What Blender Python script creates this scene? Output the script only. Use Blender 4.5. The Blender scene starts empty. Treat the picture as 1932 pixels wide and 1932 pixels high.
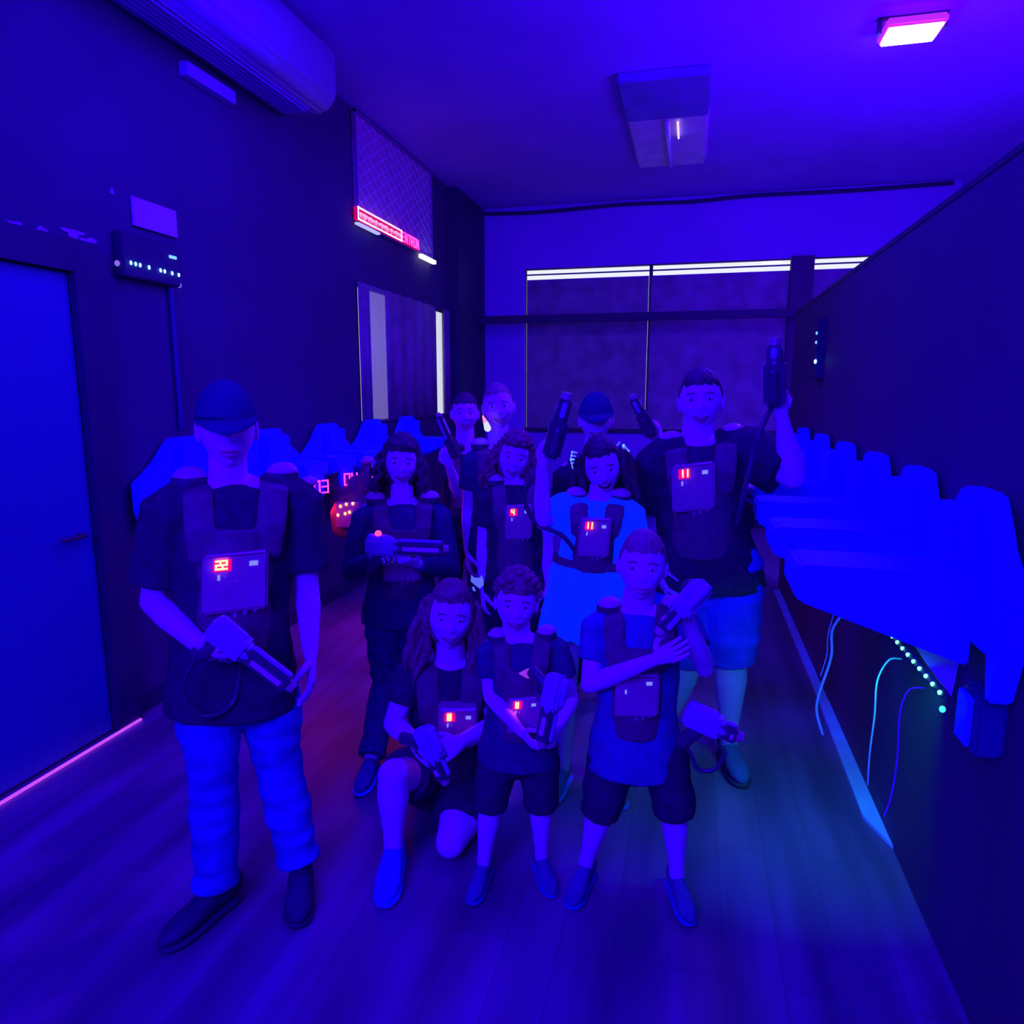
import bpy, bmesh, math, random
from mathutils import Vector, Matrix, noise
random.seed(7)
V = Vector
PI = math.pi
COL = bpy.context.scene.collection
# ------------------------------------------------------------------ camera model
F = 1350.0; YAW = math.radians(13.9); PIT = math.radians(9.7)
CAM = V((0, 0, 1.65))
RT = V((math.cos(YAW), math.sin(YAW), 0))
FW = V((-math.sin(YAW)*math.cos(PIT), math.cos(YAW)*math.cos(PIT), -math.sin(PIT)))
UP = RT.cross(FW)
def ray(px, py): return RT*((px-966)/F) + UP*((966-py)/F) + FW
def at(px, py, y): d = ray(px, py); return CAM + d*(y/d.y)
def atz(px, py, z): d = ray(px, py); return CAM + d*((z-1.65)/d.z)
def atx(px, py, x): d = ray(px, py); return CAM + d*(x/d.x)
cd = bpy.data.cameras.new('camera'); cd.sensor_width = 36; cd.lens = 36*F/1932; cd.clip_start = .02
cam = bpy.data.objects.new('camera', cd); COL.objects.link(cam)
cam.matrix_world = Matrix.Translation(CAM) @ Matrix((RT, UP, -FW)).transposed().to_4x4()
sc = bpy.context.scene; sc.camera = cam
sc.view_settings.view_transform = 'Standard'; sc.view_settings.look = 'None'
sc.view_settings.gamma = 1; sc.view_settings.exposure = 0; sc.view_settings.use_curve_mapping = False

# ------------------------------------------------------------------ materials
MATS = {}
def mat(name, col, rough=.7, noise_amt=.15, scale=6, spec=.3, emit=None, est=0, metal=0, alpha=None, bump=0, trans=0, kind='noise'):
    if name in MATS: return MATS[name]
    m = bpy.data.materials.new(name); m.use_nodes = True; nt = m.node_tree; N = nt.nodes; L = nt.links
    b = N['Principled BSDF']; b.inputs['Roughness'].default_value = rough
    b.inputs['Specular IOR Level'].default_value = spec; b.inputs['Metallic'].default_value = metal
    tc = N.new('ShaderNodeTexCoord'); t = N.new('ShaderNodeTexNoise'); t.inputs['Scale'].default_value = scale
    t.inputs['Detail'].default_value = 4
    L.new(tc.outputs['Object'], t.inputs['Vector'])
    r = N.new('ShaderNodeValToRGB'); L.new(t.outputs['Fac'], r.inputs['Fac'])
    lo = [max(0, c*(1-noise_amt)) for c in col]; hi = [min(1, c*(1+noise_amt)) for c in col]
    r.color_ramp.elements[0].position = .3; r.color_ramp.elements[1].position = .7
    r.color_ramp.elements[0].color = (*lo, 1); r.color_ramp.elements[1].color = (*hi, 1)
    L.new(r.outputs['Color'], b.inputs['Base Color'])
    if emit: b.inputs['Emission Color'].default_value = (*emit, 1); b.inputs['Emission Strength'].default_value = est
    if alpha is not None: b.inputs['Alpha'].default_value = alpha
    if trans: b.inputs['Transmission Weight'].default_value = trans
    if bump:
        bp = N.new('ShaderNodeBump'); bp.inputs['Strength'].default_value = bump; bp.inputs['Distance'].default_value = .01
        L.new(t.outputs['Fac'], bp.inputs['Height']); L.new(bp.outputs['Normal'], b.inputs['Normal'])
    MATS[name] = m; return m

def floor_mat():
    m = bpy.data.materials.new('dark_wood_planks'); m.use_nodes = True; nt = m.node_tree; N = nt.nodes; L = nt.links
    b = N['Principled BSDF']; b.inputs['Roughness'].default_value = .42; b.inputs['Specular IOR Level'].default_value = .35
    tc = N.new('ShaderNodeTexCoord'); mp = N.new('ShaderNodeMapping'); mp.inputs['Rotation'].default_value[2] = PI/2
    L.new(tc.outputs['Object'], mp.inputs['Vector'])
    br = N.new('ShaderNodeTexBrick'); br.inputs['Scale'].default_value = 1
    br.inputs['Brick Width'].default_value = 1.25; br.inputs['Row Height'].default_value = .16
    br.inputs['Mortar Size'].default_value = .003; br.inputs['Color1'].default_value = (.17, .10, .17, 1)
    br.inputs['Color2'].default_value = (.205, .12, .20, 1); br.inputs['Mortar'].default_value = (.15, .09, .15, 1)
    L.new(mp.outputs['Vector'], br.inputs['Vector'])
    mp2 = N.new('ShaderNodeMapping'); mp2.inputs['Scale'].default_value = (3.2, .42, 1)
    L.new(tc.outputs['Object'], mp2.inputs['Vector'])
    n = N.new('ShaderNodeTexNoise'); n.inputs['Scale'].default_value = 2; n.inputs['Detail'].default_value = 2
    L.new(mp2.outputs['Vector'], n.inputs['Vector'])
    r = N.new('ShaderNodeValToRGB'); r.color_ramp.elements[0].color = (.60, .60, .60, 1); r.color_ramp.elements[1].color = (1.35, 1.35, 1.35, 1)
    r.color_ramp.elements[0].position = .3; r.color_ramp.elements[1].position = .72
    L.new(n.outputs['Fac'], r.inputs['Fac'])
    mx = N.new('ShaderNodeMix'); mx.data_type = 'RGBA'; mx.blend_type = 'MULTIPLY'; mx.inputs['Factor'].default_value = 1
    L.new(br.outputs['Color'], mx.inputs['A']); L.new(r.outputs['Color'], mx.inputs['B'])
    L.new(mx.outputs['Result'], b.inputs['Base Color']); return m

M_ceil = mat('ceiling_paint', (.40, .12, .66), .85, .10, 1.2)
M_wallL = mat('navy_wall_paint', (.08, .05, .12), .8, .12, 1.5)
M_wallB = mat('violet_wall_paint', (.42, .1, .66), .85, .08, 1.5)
M_part = mat('partition_black_paint', (.10, .04, .115), .7, .08, 2)
M_dark = mat('black_metal', (.07, .08, .10), .5, .1, 8)
M_door = mat('door_blue_paint', (.03, .08, .30), .5, .05, 2)
M_trim = mat('dark_trim', (.05, .04, .08), .6, .1, 4)
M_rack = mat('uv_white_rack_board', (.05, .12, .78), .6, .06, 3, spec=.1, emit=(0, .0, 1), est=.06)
M_white = mat('white_plastic', (.4, .25, .62), .45, .06, 5)
M_skin = mat('skin', (.88, .22, .78), .55, .08, 9, spec=.3)
M_skin2 = mat('skin_tan', (.7, .45, .40), .55, .08, 9, spec=.3)
M_black = mat('black_cotton', (.06, .05, .07), .9, .2, 30, spec=.1, bump=.3)
M_navy = mat('navy_cotton', (.06, .06, .13), .9, .2, 30, spec=.1, bump=.3)
M_jean = mat('blue_denim', (.04, .12, .44), .85, .22, 14, spec=.1, bump=.5)
M_khaki = mat('pale_cotton', (.05, .03, .66), .85, .12, 14, spec=.1, bump=.3)
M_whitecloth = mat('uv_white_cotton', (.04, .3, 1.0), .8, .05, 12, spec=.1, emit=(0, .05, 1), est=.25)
M_vest = mat('vest_padding', (.18, .08, .12), .7, .2, 30, spec=.3, bump=.3)
M_plate = mat('vest_chest_plastic', (.5, .25, .28), .35, .12, 12, spec=.5)
M_pod = mat('vest_shoulder_dome_plastic', (.7, .35, .42), .3, .15, 16, spec=.5)
M_gun = mat('phaser_dark_plastic', (.08, .05, .09), .35, .1, 10, spec=.5)
M_gunlite = mat('phaser_pale_plastic', (.4, .25, .55), .35, .15, 18, spec=.5)
M_slot = mat('phaser_lilac_slot', (.95, .7, .62), .4, .05, 5)
M_hairD = mat('dark_hair', (.10, .05, .07), .6, .4, 60, spec=.3, bump=.6)
M_hairB = mat('brown_hair', (.3, .12, .12), .6, .35, 60, spec=.3, bump=.6)
M_hairL = mat('light_hair', (.38, .12, .18), .6, .3, 60, spec=.3, bump=.6)
M_cap = mat('cap_cloth', (.03, .05, .13), .9, .1, 20, spec=.05)
M_shoe = mat('dark_shoe_leather', (.05, .05, .08), .6, .15, 20)
M_shoew = mat('white_shoe_canvas', (.05, .2, 1.0), .7, .08, 20)
M_shoeg = mat('grey_shoe_mesh', (.08, .1, .26), .8, .15, 30)
M_eye = mat('eye_white', (.8, .8, .55), .3, .02, 5)
M_iris = mat('iris', (.05, .05, .05), .3, .02, 5)
M_lip = mat('lips', (.65, .2, .26), .5, .05, 9)
M_mouth = mat('mouth_inside', (.1, .02, .03), .7, .05, 9)
M_teeth = mat('teeth', (.9, .95, .95), .3, .02, 5)
M_sticker = mat('white_sticker', (.8, .95, 1), .4, .05, 5, emit=(.35, .45, 1), est=.55)
M_red = mat('red_led', (.9, .05, .1), .4, 0, 5, emit=(1, .02, .06), est=6)
M_redhot = mat('hot_red_led', (1, .4, .1), .4, 0, 5, emit=(1, .22, .05), est=9)
M_pinkled = mat('magenta_led_digits', (1, .1, .8), .4, 0, 5, emit=(1, .04, .55), est=2)
M_green = mat('green_led', (.1, 1, .4), .4, 0, 5, emit=(.10, 1, .42), est=5)
M_blueled = mat('blue_led', (.1, .4, 1), .4, 0, 5, emit=(.12, .5, 1), est=9)
M_cyan = mat('cyan_led', (.4, .9, 1), .4, 0, 5, emit=(.2, .55, .8), est=1.2)
M_uv = mat('uv_lamp_lens', (1, .8, 1), .3, 0, 5, emit=(1, .85, 1), est=12)
M_uvrim = mat('uv_lamp_rim', (.8, .2, 1), .3, 0, 5, emit=(.4, .02, 1), est=.9)
M_tape = mat('pale_floor_tape', (.35, .65, .75), .6, .08, 9)
M_cable = mat('white_cable', (.5, .3, .9), .5, .05, 9)
M_blind = mat('window_blind_fabric', (.34, .3, .3), .9, .25, 5, spec=.05)
M_sheer = mat('sheer_curtain', (.3, .3, .45), .9, .1, 6)
M_text = mat('shirt_print_white', (.55, .85, 1), .6, .03, 5, emit=(.15, .25, 1), est=.55)
M_glass = mat('window_glass', (.9, .95, 1), .05, 0, 2, trans=1)
M_plaid = mat('patterned_cloth', (.06, .07, .16), .9, .45, 45, spec=.1)
M_badge = mat('red_badge', (1, .3, .35), .5, .1, 9, emit=(1, .1, .15), est=.25)

def blind_mat(m, thin, bars, tcol=(.6, .22, .8, 1), tmix=.35):
    # woven cloth lets some daylight through; bands are the window bars and slats behind it
    nt = m.node_tree; N = nt.nodes; L = nt.links; b = N['Principled BSDF']
    tr = N.new('ShaderNodeBsdfTranslucent'); tr.inputs['Color'].default_value = (.7, .25, .85, 1)
    t2 = N.new('ShaderNodeBsdfTransparent'); t2.inputs['Color'].default_value = tcol
    w = N.new('ShaderNodeTexWave'); w.bands_direction = 'X'; w.inputs['Scale'].default_value = bars; w.inputs['Distortion'].default_value = .6
    tc = N.new('ShaderNodeTexCoord'); L.new(tc.outputs['Object'], w.inputs['Vector'])
    ad = N.new('ShaderNodeMixShader'); ad.inputs[0].default_value = tmix
    L.new(tr.outputs[0], ad.inputs[1]); L.new(t2.outputs[0], ad.inputs[2])
    mr = N.new('ShaderNodeMapRange'); mr.inputs[3].default_value = thin*.75; mr.inputs[4].default_value = thin*1.2
    L.new(w.outputs['Fac'], mr.inputs[0])
    mx = N.new('ShaderNodeMixShader'); L.new(mr.outputs[0], mx.inputs[0])
    L.new(b.outputs[0], mx.inputs[1]); L.new(ad.outputs[0], mx.inputs[2])
    L.new(mx.outputs[0], N['Material Output'].inputs['Surface'])
blind_mat(M_blind, .035, 1.2)
blind_mat(M_sheer, .75, 1.4, (.85, .8, 1, 1), .75)
M_blind3 = mat('window_blind_fabric_bright', (.34, .22, .34), .9, .25, 5, spec=.05); blind_mat(M_blind3, .085, .8, (.75, .3, .85, 1))  # brighter pinkish daylight put into the fabric by its tint and thinness
M_blind2 = mat('window_blind_fabric_thin', (.34, .3, .3), .9, .25, 5, spec=.05); blind_mat(M_blind2, .06, 1.2)

# ------------------------------------------------------------------ mesh helpers
def new_obj(name, bm, m, parent=None, smooth=False, loc=None):
    me = bpy.data.meshes.new(name); bmesh.ops.recalc_face_normals(bm, faces=bm.faces); bm.to_mesh(me); bm.free()
    o = bpy.data.objects.new(name, me); COL.objects.link(o)
    for mm in (m if isinstance(m, (list, tuple)) else [m]): me.materials.append(mm)
    if smooth:
        for p in me.polygons: p.use_smooth = True
    if parent: o.parent = parent
    return o
def bake(o, voxel, smooth_it=2, parent=None):
    r = o.modifiers.new('r', 'REMESH'); r.mode = 'VOXEL'; r.voxel_size = voxel; r.use_smooth_shade = True
    s = o.modifiers.new('s', 'SMOOTH'); s.factor = .5; s.iterations = smooth_it
    dg = bpy.context.evaluated_depsgraph_get(); me = bpy.data.meshes.new_from_object(o.evaluated_get(dg))
    old = o.data; mats = [m for m in old.materials]
    o.modifiers.clear(); o.data = me; bpy.data.meshes.remove(old)
    me.materials.clear()
    for m in mats: me.materials.append(m)
    for p in me.polygons: p.use_smooth = True; p.material_index = 0
    return o
def displace(o, f):
    me = o.data; cs = [v.co.copy() for v in me.vertices]; ns = [v.normal.copy() for v in me.vertices]; out = []
    for c, n in zip(cs, ns): out.extend(c+n*f(c))
    me.vertices.foreach_set('co', out); me.update()
def empty(name, loc, label=None, cat=None, group=None, parent=None):
    o = bpy.data.objects.new(name, None); COL.objects.link(o); o.location = loc; o.empty_display_size = .1
    if parent: o.parent = parent
    if label: o['label'] = label
    if cat: o['category'] = cat
    if group: o['group'] = group
    return o
def tag(o, label=None, cat=None, group=None, kind=None):
    for k, v in (('label', label), ('category', cat), ('group', group), ('kind', kind)):
        if v: o[k] = v
    return o
def bx(bm, lo, hi, mtx=None, bevel=0, mi=0):
    vs = []
    for x in (lo[0], hi[0]):
        for y in (lo[1], hi[1]):
            for z in (lo[2], hi[2]):
                p = V((x, y, z)); vs.append(bm.verts.new(mtx @ p if mtx else p))
    fs = []
    for q in ((0, 1, 3, 2), (4, 6, 7, 5), (0, 4, 5, 1), (2, 3, 7, 6), (0, 2, 6, 4), (1, 5, 7, 3)):
        f = bm.faces.new([vs[i] for i in q]); f.material_index = mi; fs.append(f)
    if bevel:
        bmesh.ops.recalc_face_normals(bm, faces=fs)
        es = list({e for f in fs for e in f.edges})
        r = bmesh.ops.bevel(bm, geom=es, offset=bevel, segments=2, affect='EDGES')
        for f in r['faces']: f.material_index = mi
def box(name, lo, hi, m, parent=None, bevel=0):
    bm = bmesh.new(); bx(bm, lo, hi, bevel=bevel); return new_obj(name, bm, m, parent)
def loft(bm, pts, radii, side=None, seg=14, cap='round', mi=0):
    """tube through pts; radii = r or (rx, ry); rx along side vector"""
    pts = [V(p) for p in pts]; n = len(pts)
    rr = [(r, r) if not isinstance(r, (tuple, list)) else r for r in radii]
    P = list(pts); Rr = list(rr); T = []
    for i in range(n):
        a = pts[max(0, i-1)]; b = pts[min(n-1, i+1)]; T.append((b-a).normalized())
    seq = [(P[i], Rr[i], T[i]) for i in range(n)]
    if cap in ('round', 'r0'):
        t = T[0]; r0 = min(rr[0]); k = []
        for ang in (80, 55, 28): k.append((P[0]-t*r0*math.sin(math.radians(ang)), (rr[0][0]*math.cos(math.radians(ang)), rr[0][1]*math.cos(math.radians(ang))), t))
        seq = k + seq
    if cap in ('round', 'r1'):
        t = T[-1]; r0 = min(rr[-1])
        for ang in (28, 55, 80): seq.append((P[n-1]+t*r0*math.sin(math.radians(ang)), (rr[-1][0]*math.cos(math.radians(ang)), rr[-1][1]*math.cos(math.radians(ang))), t))
    rings = []; s = V(side) if side is not None else None
    prev = None
    for (p, r, t) in seq:
        if s is not None: u = s - t*s.dot(t)
        elif prev is not None: u = prev - t*prev.dot(t)
        else: u = t.orthogonal()
        if u.length < 1e-5: u = t.orthogonal()
        u.normalize(); prev = u; w = t.cross(u)
        rings.append([bm.verts.new(p + u*(r[0]*math.cos(2*PI*k/seg)) + w*(r[1]*math.sin(2*PI*k/seg))) for k in range(seg)])
    for a, b in zip(rings, rings[1:]):
        for k in range(seg):
            f = bm.faces.new((a[k], a[(k+1) % seg], b[(k+1) % seg], b[k])); f.material_index = mi
    f = bm.faces.new(rings[0][::-1]); f.material_index = mi
    f = bm.faces.new(rings[-1]); f.material_index = mi
def frame_mtx(o, x, y, z):
    m = Matrix((x, y, z)).transposed().to_4x4(); m.translation = o; return m
def look_mtx(o, d, up=V((0, 0, 1))):      # y along d
    d = V(d).normalized(); x = d.cross(up)
    if x.length < .05: x = d.cross(V((0, 1, 0)))
    x.normalize(); z = x.cross(d); return frame_mtx(V(o), x, d, z)
def sphere(bm, c, r, mtx=None, nu=16, nv=10, mi=0, fn=None):
    rings = []
    for j in range(nv+1):
        th = PI*j/nv
        ring = []
        for i in range(nu):
            ph = 2*PI*i/nu; d = V((math.sin(th)*math.cos(ph), math.sin(th)*math.sin(ph), math.cos(th)))
            p = V((d.x*r[0], d.y*r[1], d.z*r[2]))
            if fn: p = fn(d, p)
            p = p + V(c)
            ring.append(mtx @ p if mtx else p)
            if j in (0, nv): break
        rings.append([bm.verts.new(q) for q in ring])
    for j in range(nv):
        a, b = rings[j], rings[j+1]
        for i in range(nu):
            i2 = (i+1) % nu
            if len(a) == 1: q = (a[0], b[i], b[i2])
            elif len(b) == 1: q = (a[i], b[0], a[i2])
            else: q = (a[i], b[i], b[i2], a[i2])
            f = bm.faces.new(q); f.material_index = mi
def prism(bm, poly, n, thick, mtx=None, mi=0):
    """extrude polygon (list of Vectors) by n*thick"""
    a = [bm.verts.new(mtx @ V(p) if mtx else V(p)) for p in poly]
    b = [bm.verts.new((mtx @ (V(p)+V(n)*thick)) if mtx else V(p)+V(n)*thick) for p in poly]
    f = bm.faces.new(a[::-1]); f.material_index = mi; f = bm.faces.new(b); f.material_index = mi
    k = len(a)
    for i in range(k):
        f = bm.faces.new((a[i], a[(i+1) % k], b[(i+1) % k], b[i])); f.material_index = mi
SEG = {'0': 'abcdef', '1': 'bc', '2': 'abged', '3': 'abgcd', '4': 'fgbc', '5': 'afgcd', '6': 'afgedc', '7': 'abc', '8': 'abcdefg'}
def digits(bm, s, mtx, h, th=None, mi=0):
    """seven segment digits in the local x (right) z (up) plane, thickness along y"""
    w = h*.5; th = th or h*.11; x0 = -len(s)*w*.75 + w*.125
    for ch in s:
        c = {'a': ((0, h/2), (w, h/2)), 'g': ((0, 0), (w, 0)), 'd': ((0, -h/2), (w, -h/2)), 'f': ((0, 0), (0, h/2)),
             'e': ((0, -h/2), (0, 0)), 'b': ((w, 0), (w, h/2)), 'c': ((w, -h/2), (w, 0))}
        for k in SEG.get(ch, ''):
            (xa, za), (xb, zb) = c[k]
            bx(bm, (x0+min(xa, xb)-th/2, -.002, min(za, zb)-th/2), (x0+max(xa, xb)+th/2, .003, max(za, zb)+th/2), mtx, mi=mi)
        x0 += w*1.5
STROKES = {'E': [((0, 0), (0, 1)), ((0, 1), (.6, 1)), ((0, .5), (.5, .5)), ((0, 0), (.6, 0))],
 'N': [((0, 0), (0, 1)), ((0, 1), (.6, 0)), ((.6, 0), (.6, 1))], 'T': [((0, 1), (.7, 1)), ((.35, 0), (.35, 1))],
 'I': [((.15, 0), (.15, 1))], 'R': [((0, 0), (0, 1)), ((0, 1), (.55, 1)), ((.55, 1), (.55, .5)), ((.55, .5), (0, .5)), ((.2, .5), (.6, 0))],
 'O': [((0, 0), (0, 1)), ((0, 1), (.6, 1)), ((.6, 1), (.6, 0)), ((.6, 0), (0, 0))],
 'C': [((.55, .85), (.3, 1)), ((.3, 1), (0, .75)), ((0, .75), (0, .25)), ((0, .25), (.3, 0)), ((.3, 0), (.55, .15))],
 'D': [((0, 0), (0, 1)), ((0, 1), (.5, .7)), ((.5, .7), (.5, .3)), ((.5, .3), (0, 0))],
 'L': [((0, 0), (0, 1)), ((0, 0), (.5, 0))],
 'F': [((0, 0), (0, 1)), ((0, 1), (.6, 1)), ((0, .5), (.5, .5))], ' ': []}
def letters(bm, s, mtx, h, th=.12, mi=0, adv=.85):
    """stroke letters, local x right z up"""
    x0 = 0
    for ch in s:
        for (a, b) in STROKES[ch]:
            A = V(((x0+a[0])*h, 0, a[1]*h)); B = V(((x0+b[0])*h, 0, b[1]*h)); d = (B-A).normalized(); w = V((d.z, 0, -d.x))*h*th/2
            A -= d*h*th/2; B += d*h*th/2
            prism(bm, [A-w, B-w, B+w, A+w], V((0, -1, 0)), .003, mtx, mi)
        x0 += adv
    return x0*h
def tube_obj(name, pts, r, m, parent=None, seg=8, smooth_n=6):
    # catmull-rom
    P = [V(p) for p in pts]; out = []
    for i in range(len(P)-1):
        p0 = P[max(0, i-1)]; p1 = P[i]; p2 = P[i+1]; p3 = P[min(len(P)-1, i+2)]
        for k in range(smooth_n):
            t = k/smooth_n
            out.append(.5*((2*p1)+(p2-p0)*t+(2*p0-5*p1+4*p2-p3)*t*t+(3*p1-p0-3*p2+p3)*t**3))
    out.append(P[-1]); bm = bmesh.new(); loft(bm, out, [r]*len(out), seg=seg); return new_obj(name, bm, m, parent, smooth=True)

# ------------------------------------------------------------------ room shell
XL, XP, YB, ZC, XR, YF = -2.7, .78, 9.0, 3.85, 2.7, -1.8
def struct(o): o['kind'] = 'structure'; return o
struct(box('floor', (XL-.1, YF, -.1), (XR+.1, YB+.1, 0), floor_mat()))
struct(box('ceiling', (XL-.1, YF, ZC), (XR+.1, YB+.1, ZC+.1), M_ceil))
def wall_with_hole(name, axis, pos, th, u0, u1, z0, z1, holes, m):
    """axis 'x': wall plane at x=pos spanning u=y; axis 'y': plane at y=pos spanning u=x"""
    us = sorted({u0, u1, *[h[0] for h in holes], *[h[1] for h in holes]}); bm = bmesh.new()
    def put(a, b, c, d):
        if axis == 'x': bx(bm, (min(pos, pos+th), a, c), (max(pos, pos+th), b, d))
        else: bx(bm, (a, min(pos, pos+th), c), (b, max(pos, pos+th), d))
    for a, b in zip(us, us[1:]):
        hs = [h for h in holes if h[0] <= a+1e-6 and h[1] >= b-1e-6]
        if not hs: put(a, b, z0, z1)
        else:
            h = hs[0]
            if h[2] > z0: put(a, b, z0, h[2])
            if h[3] < z1: put(a, b, h[3], z1)
    return struct(new_obj(name, bm, m))
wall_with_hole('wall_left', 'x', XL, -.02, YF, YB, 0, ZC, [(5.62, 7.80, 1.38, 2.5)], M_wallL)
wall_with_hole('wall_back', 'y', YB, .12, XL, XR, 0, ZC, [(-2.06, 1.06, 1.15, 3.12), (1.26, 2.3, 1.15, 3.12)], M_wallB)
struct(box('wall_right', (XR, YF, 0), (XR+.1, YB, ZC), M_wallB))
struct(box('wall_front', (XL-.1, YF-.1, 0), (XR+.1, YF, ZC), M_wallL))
struct(box('wall_partition', (XP, YF, 0), (XP+.09, 6.25, 2.24), M_part))
struct(box('trim_partition_cap', (XP-.004, YF, 2.24), (XP+.094, 6.25, 2.26), M_trim))
# doorway on the left wall with its leaf and dark casing
bm = bmesh.new(); bx(bm, (XL+.001, 1.795, .012), (XL+.02, 2.705, 2.155), bevel=.004); 
door = struct(new_obj('door_1', bm, M_door))
bm = bmesh.new(); loft(bm, [(XL+.02, 2.62, 1.0), (XL+.06, 2.62, 1.0), (XL+.06, 2.50, 1.0)], [.012]*3, seg=10); new_obj('door_handle', bm, M_dark, door, smooth=True)
bm = bmesh.new()
bx(bm, (XL+.001, 2.71, 0), (XL+.06, 2.86, 2.30)); bx(bm, (XL+.001, 1.64, 2.16), (XL+.06, 2.71, 2.30)); bx(bm, (XL+.001, 1.64, 0), (XL+.06, 1.79, 2.16))
struct(new_obj('trim_door_casing', bm, M_trim))
M_doorleak = mat('door_gap_glow', (.9, .2, .8), .5, 0, 3, emit=(.75, .1, 1), est=.75)  # glowing bar standing in for light that leaks under the door
tag(box('door_light_leak', (XL+.061, 1.2, .004), (XL+.072, 2.84, .014), M_doorleak), 'thin magenta glow of light leaking under the blue door along the floor', 'light leak')
struct(box('baseboard_left', (XL, 2.86, 0), (XL+.015, YB, .1), M_trim))
struct(box('baseboard_back', (XL+.015, YB-.015, 0), (XR, YB, .1), M_trim))
# pillar in the corner and rail in front of the back window
struct(box('trim_corner_pillar', (XL, 7.95, 0), (XL+.12, YB, 3.83), M_trim))
struct(box('trim_window_rail', (XL+.12, 8.62, 2.44), (1.12, 8.70, 2.53), M_trim))
struct(box('trim_window_post', (1.03, 8.86, 0), (1.27, 9.0, 3.12), M_part))
# back windows: frame, glass and blinds
def window(n, x0, x1, mull, blinds):
    bm = bmesh.new(); z0, z1 = 1.15, 3.12
    for a in [(x0, z0, x1, z0+.02), (x0, z1-.012, x1, z1), (x0, z0, x0+.012, z1), (x1-.012, z0, x1, z1)] + [(m-.02, z0, m+.02, z1) for m in mull]:
        bx(bm, (a[0], YB+.02, a[1]), (a[2], YB+.07, a[3]))
    bx(bm, (x0, YB-.03, z0-.03), (x1, YB+.02, z0))
    w = struct(new_obj('window_%d' % n, bm, M_trim)); 
    g = box('pane', (x0+.013, YB+.04, z0+.021), (x1-.013, YB+.044, z1-.013), M_glass, w)
    for (a, b) in blinds:
        bm = bmesh.new(); bx(bm, (a, YB-.02, z0+.02), (b, YB-.015, 2.985)); c = new_obj('blind', bm, M_blind if a < -1 else M_blind3, w)
        box('blind_header', (a-.005, YB-.022, 3.035), (b+.005, YB-.012, 3.052), M_dark, w)
    return w
window(1, -2.06, 1.06, [-.525], [(-2.03, -.545), (-.515, 1.055)])
window(2, 1.26, 2.3, [], [(1.265, 2.29)])
# left window with a sheer curtain, pulled a little aside
bm = bmesh.new()
for a in [(5.62, 1.36, 7.82, 1.385), (5.62, 2.49, 7.82, 2.515), (5.60, 1.38, 5.62, 2.5), (7.8, 1.38, 7.82, 2.5)]:
    bx(bm, (XL-.04, a[0], a[1]), (XL-.021, a[2], a[3]))
w3 = struct(new_obj('window_3', bm, M_trim))
box('pane', (XL-.030, 5.621, 1.386), (XL-.026, 7.799, 2.489), M_glass, w3)
def drape(name, y0, y1, z0, z1, m, parent, amp=.014, n=40, waves=5):
    bm = bmesh.new(); rows = []
    for i in range(n+1):
        t = i/n; y = y0+(y1-y0)*t; x = XL+.022+amp*math.sin(t*waves*2*PI)
        rows.append((bm.verts.new((x, y, z0)), bm.verts.new((x, y, z1))))
    for a, b in zip(rows, rows[1:]): bm.faces.new((a[0], b[0], b[1], a[1]))
    o = new_obj(name, bm, m, parent, smooth=True); s = o.modifiers.new('s', 'SOLIDIFY'); s.thickness = .002; return o
drape('curtain', 5.58, 5.80, 1.37, 2.52, M_blind, w3, waves=2)
drape('sheer', 5.80, 6.12, 1.37, 2.52, M_sheer, w3, .004, 10, 1)
drape('curtain', 6.12, 7.44, 1.37, 2.52, M_blind2, w3)
drape('curtain', 7.68, 7.9, 1.37, 2.52, M_blind, w3, waves=2)

# ------------------------------------------------------------------ ceiling things
# air conditioner hung under the ceiling on the left wall
ac = empty('air_conditioner', (XL, 3.6, 3.4), 'large pale air conditioner mounted high on the left wall beside the screen panel', 'air conditioner')
yA, yB2 = 2.70, 4.60
def acp(p): return V((p[0]-XL, p[1]-3.6, p[2]-3.4))
bm = bmesh.new()
prof = [(XL+.01, 3.42), (XL+.30, 3.42), (XL+.38, 3.47), (XL+.40, 3.53), (XL+.40, 3.78), (XL+.36, 3.80), (XL+.01, 3.80)]
prism(bm, [acp((x, yA, z)) for x, z in prof], (0, 1, 0), yB2-yA)
bmesh.ops.recalc_face_normals(bm, faces=bm.faces)
bmesh.ops.bevel(bm, geom=[e for e in bm.edges], offset=.02, segments=3, affect='EDGES'); new_obj('housing', bm, M_white, ac, smooth=True)
box('air_outlet', acp((XL+.08, yA+.12, 3.405)), acp((XL+.26, yB2-.12, 3.419)), mat('outlet_shade', (.3, .3, .4), .6), ac)
bm = bmesh.new()
for k in range(5): bx(bm, acp((XL+.10+k*.032, yA+.14, 3.395)), acp((XL+.115+k*.032, yB2-.14, 3.404)))
new_obj('louvre', bm, M_white, ac)
tag(box('pale_wall_strip', (XL+.001, 3.58, 3.29), (XL+.05, 4.0, 3.36), M_white), 'short pale raised strip on the left wall under the air conditioner', 'trunking')  # plain pale raised strip on the wall
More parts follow.
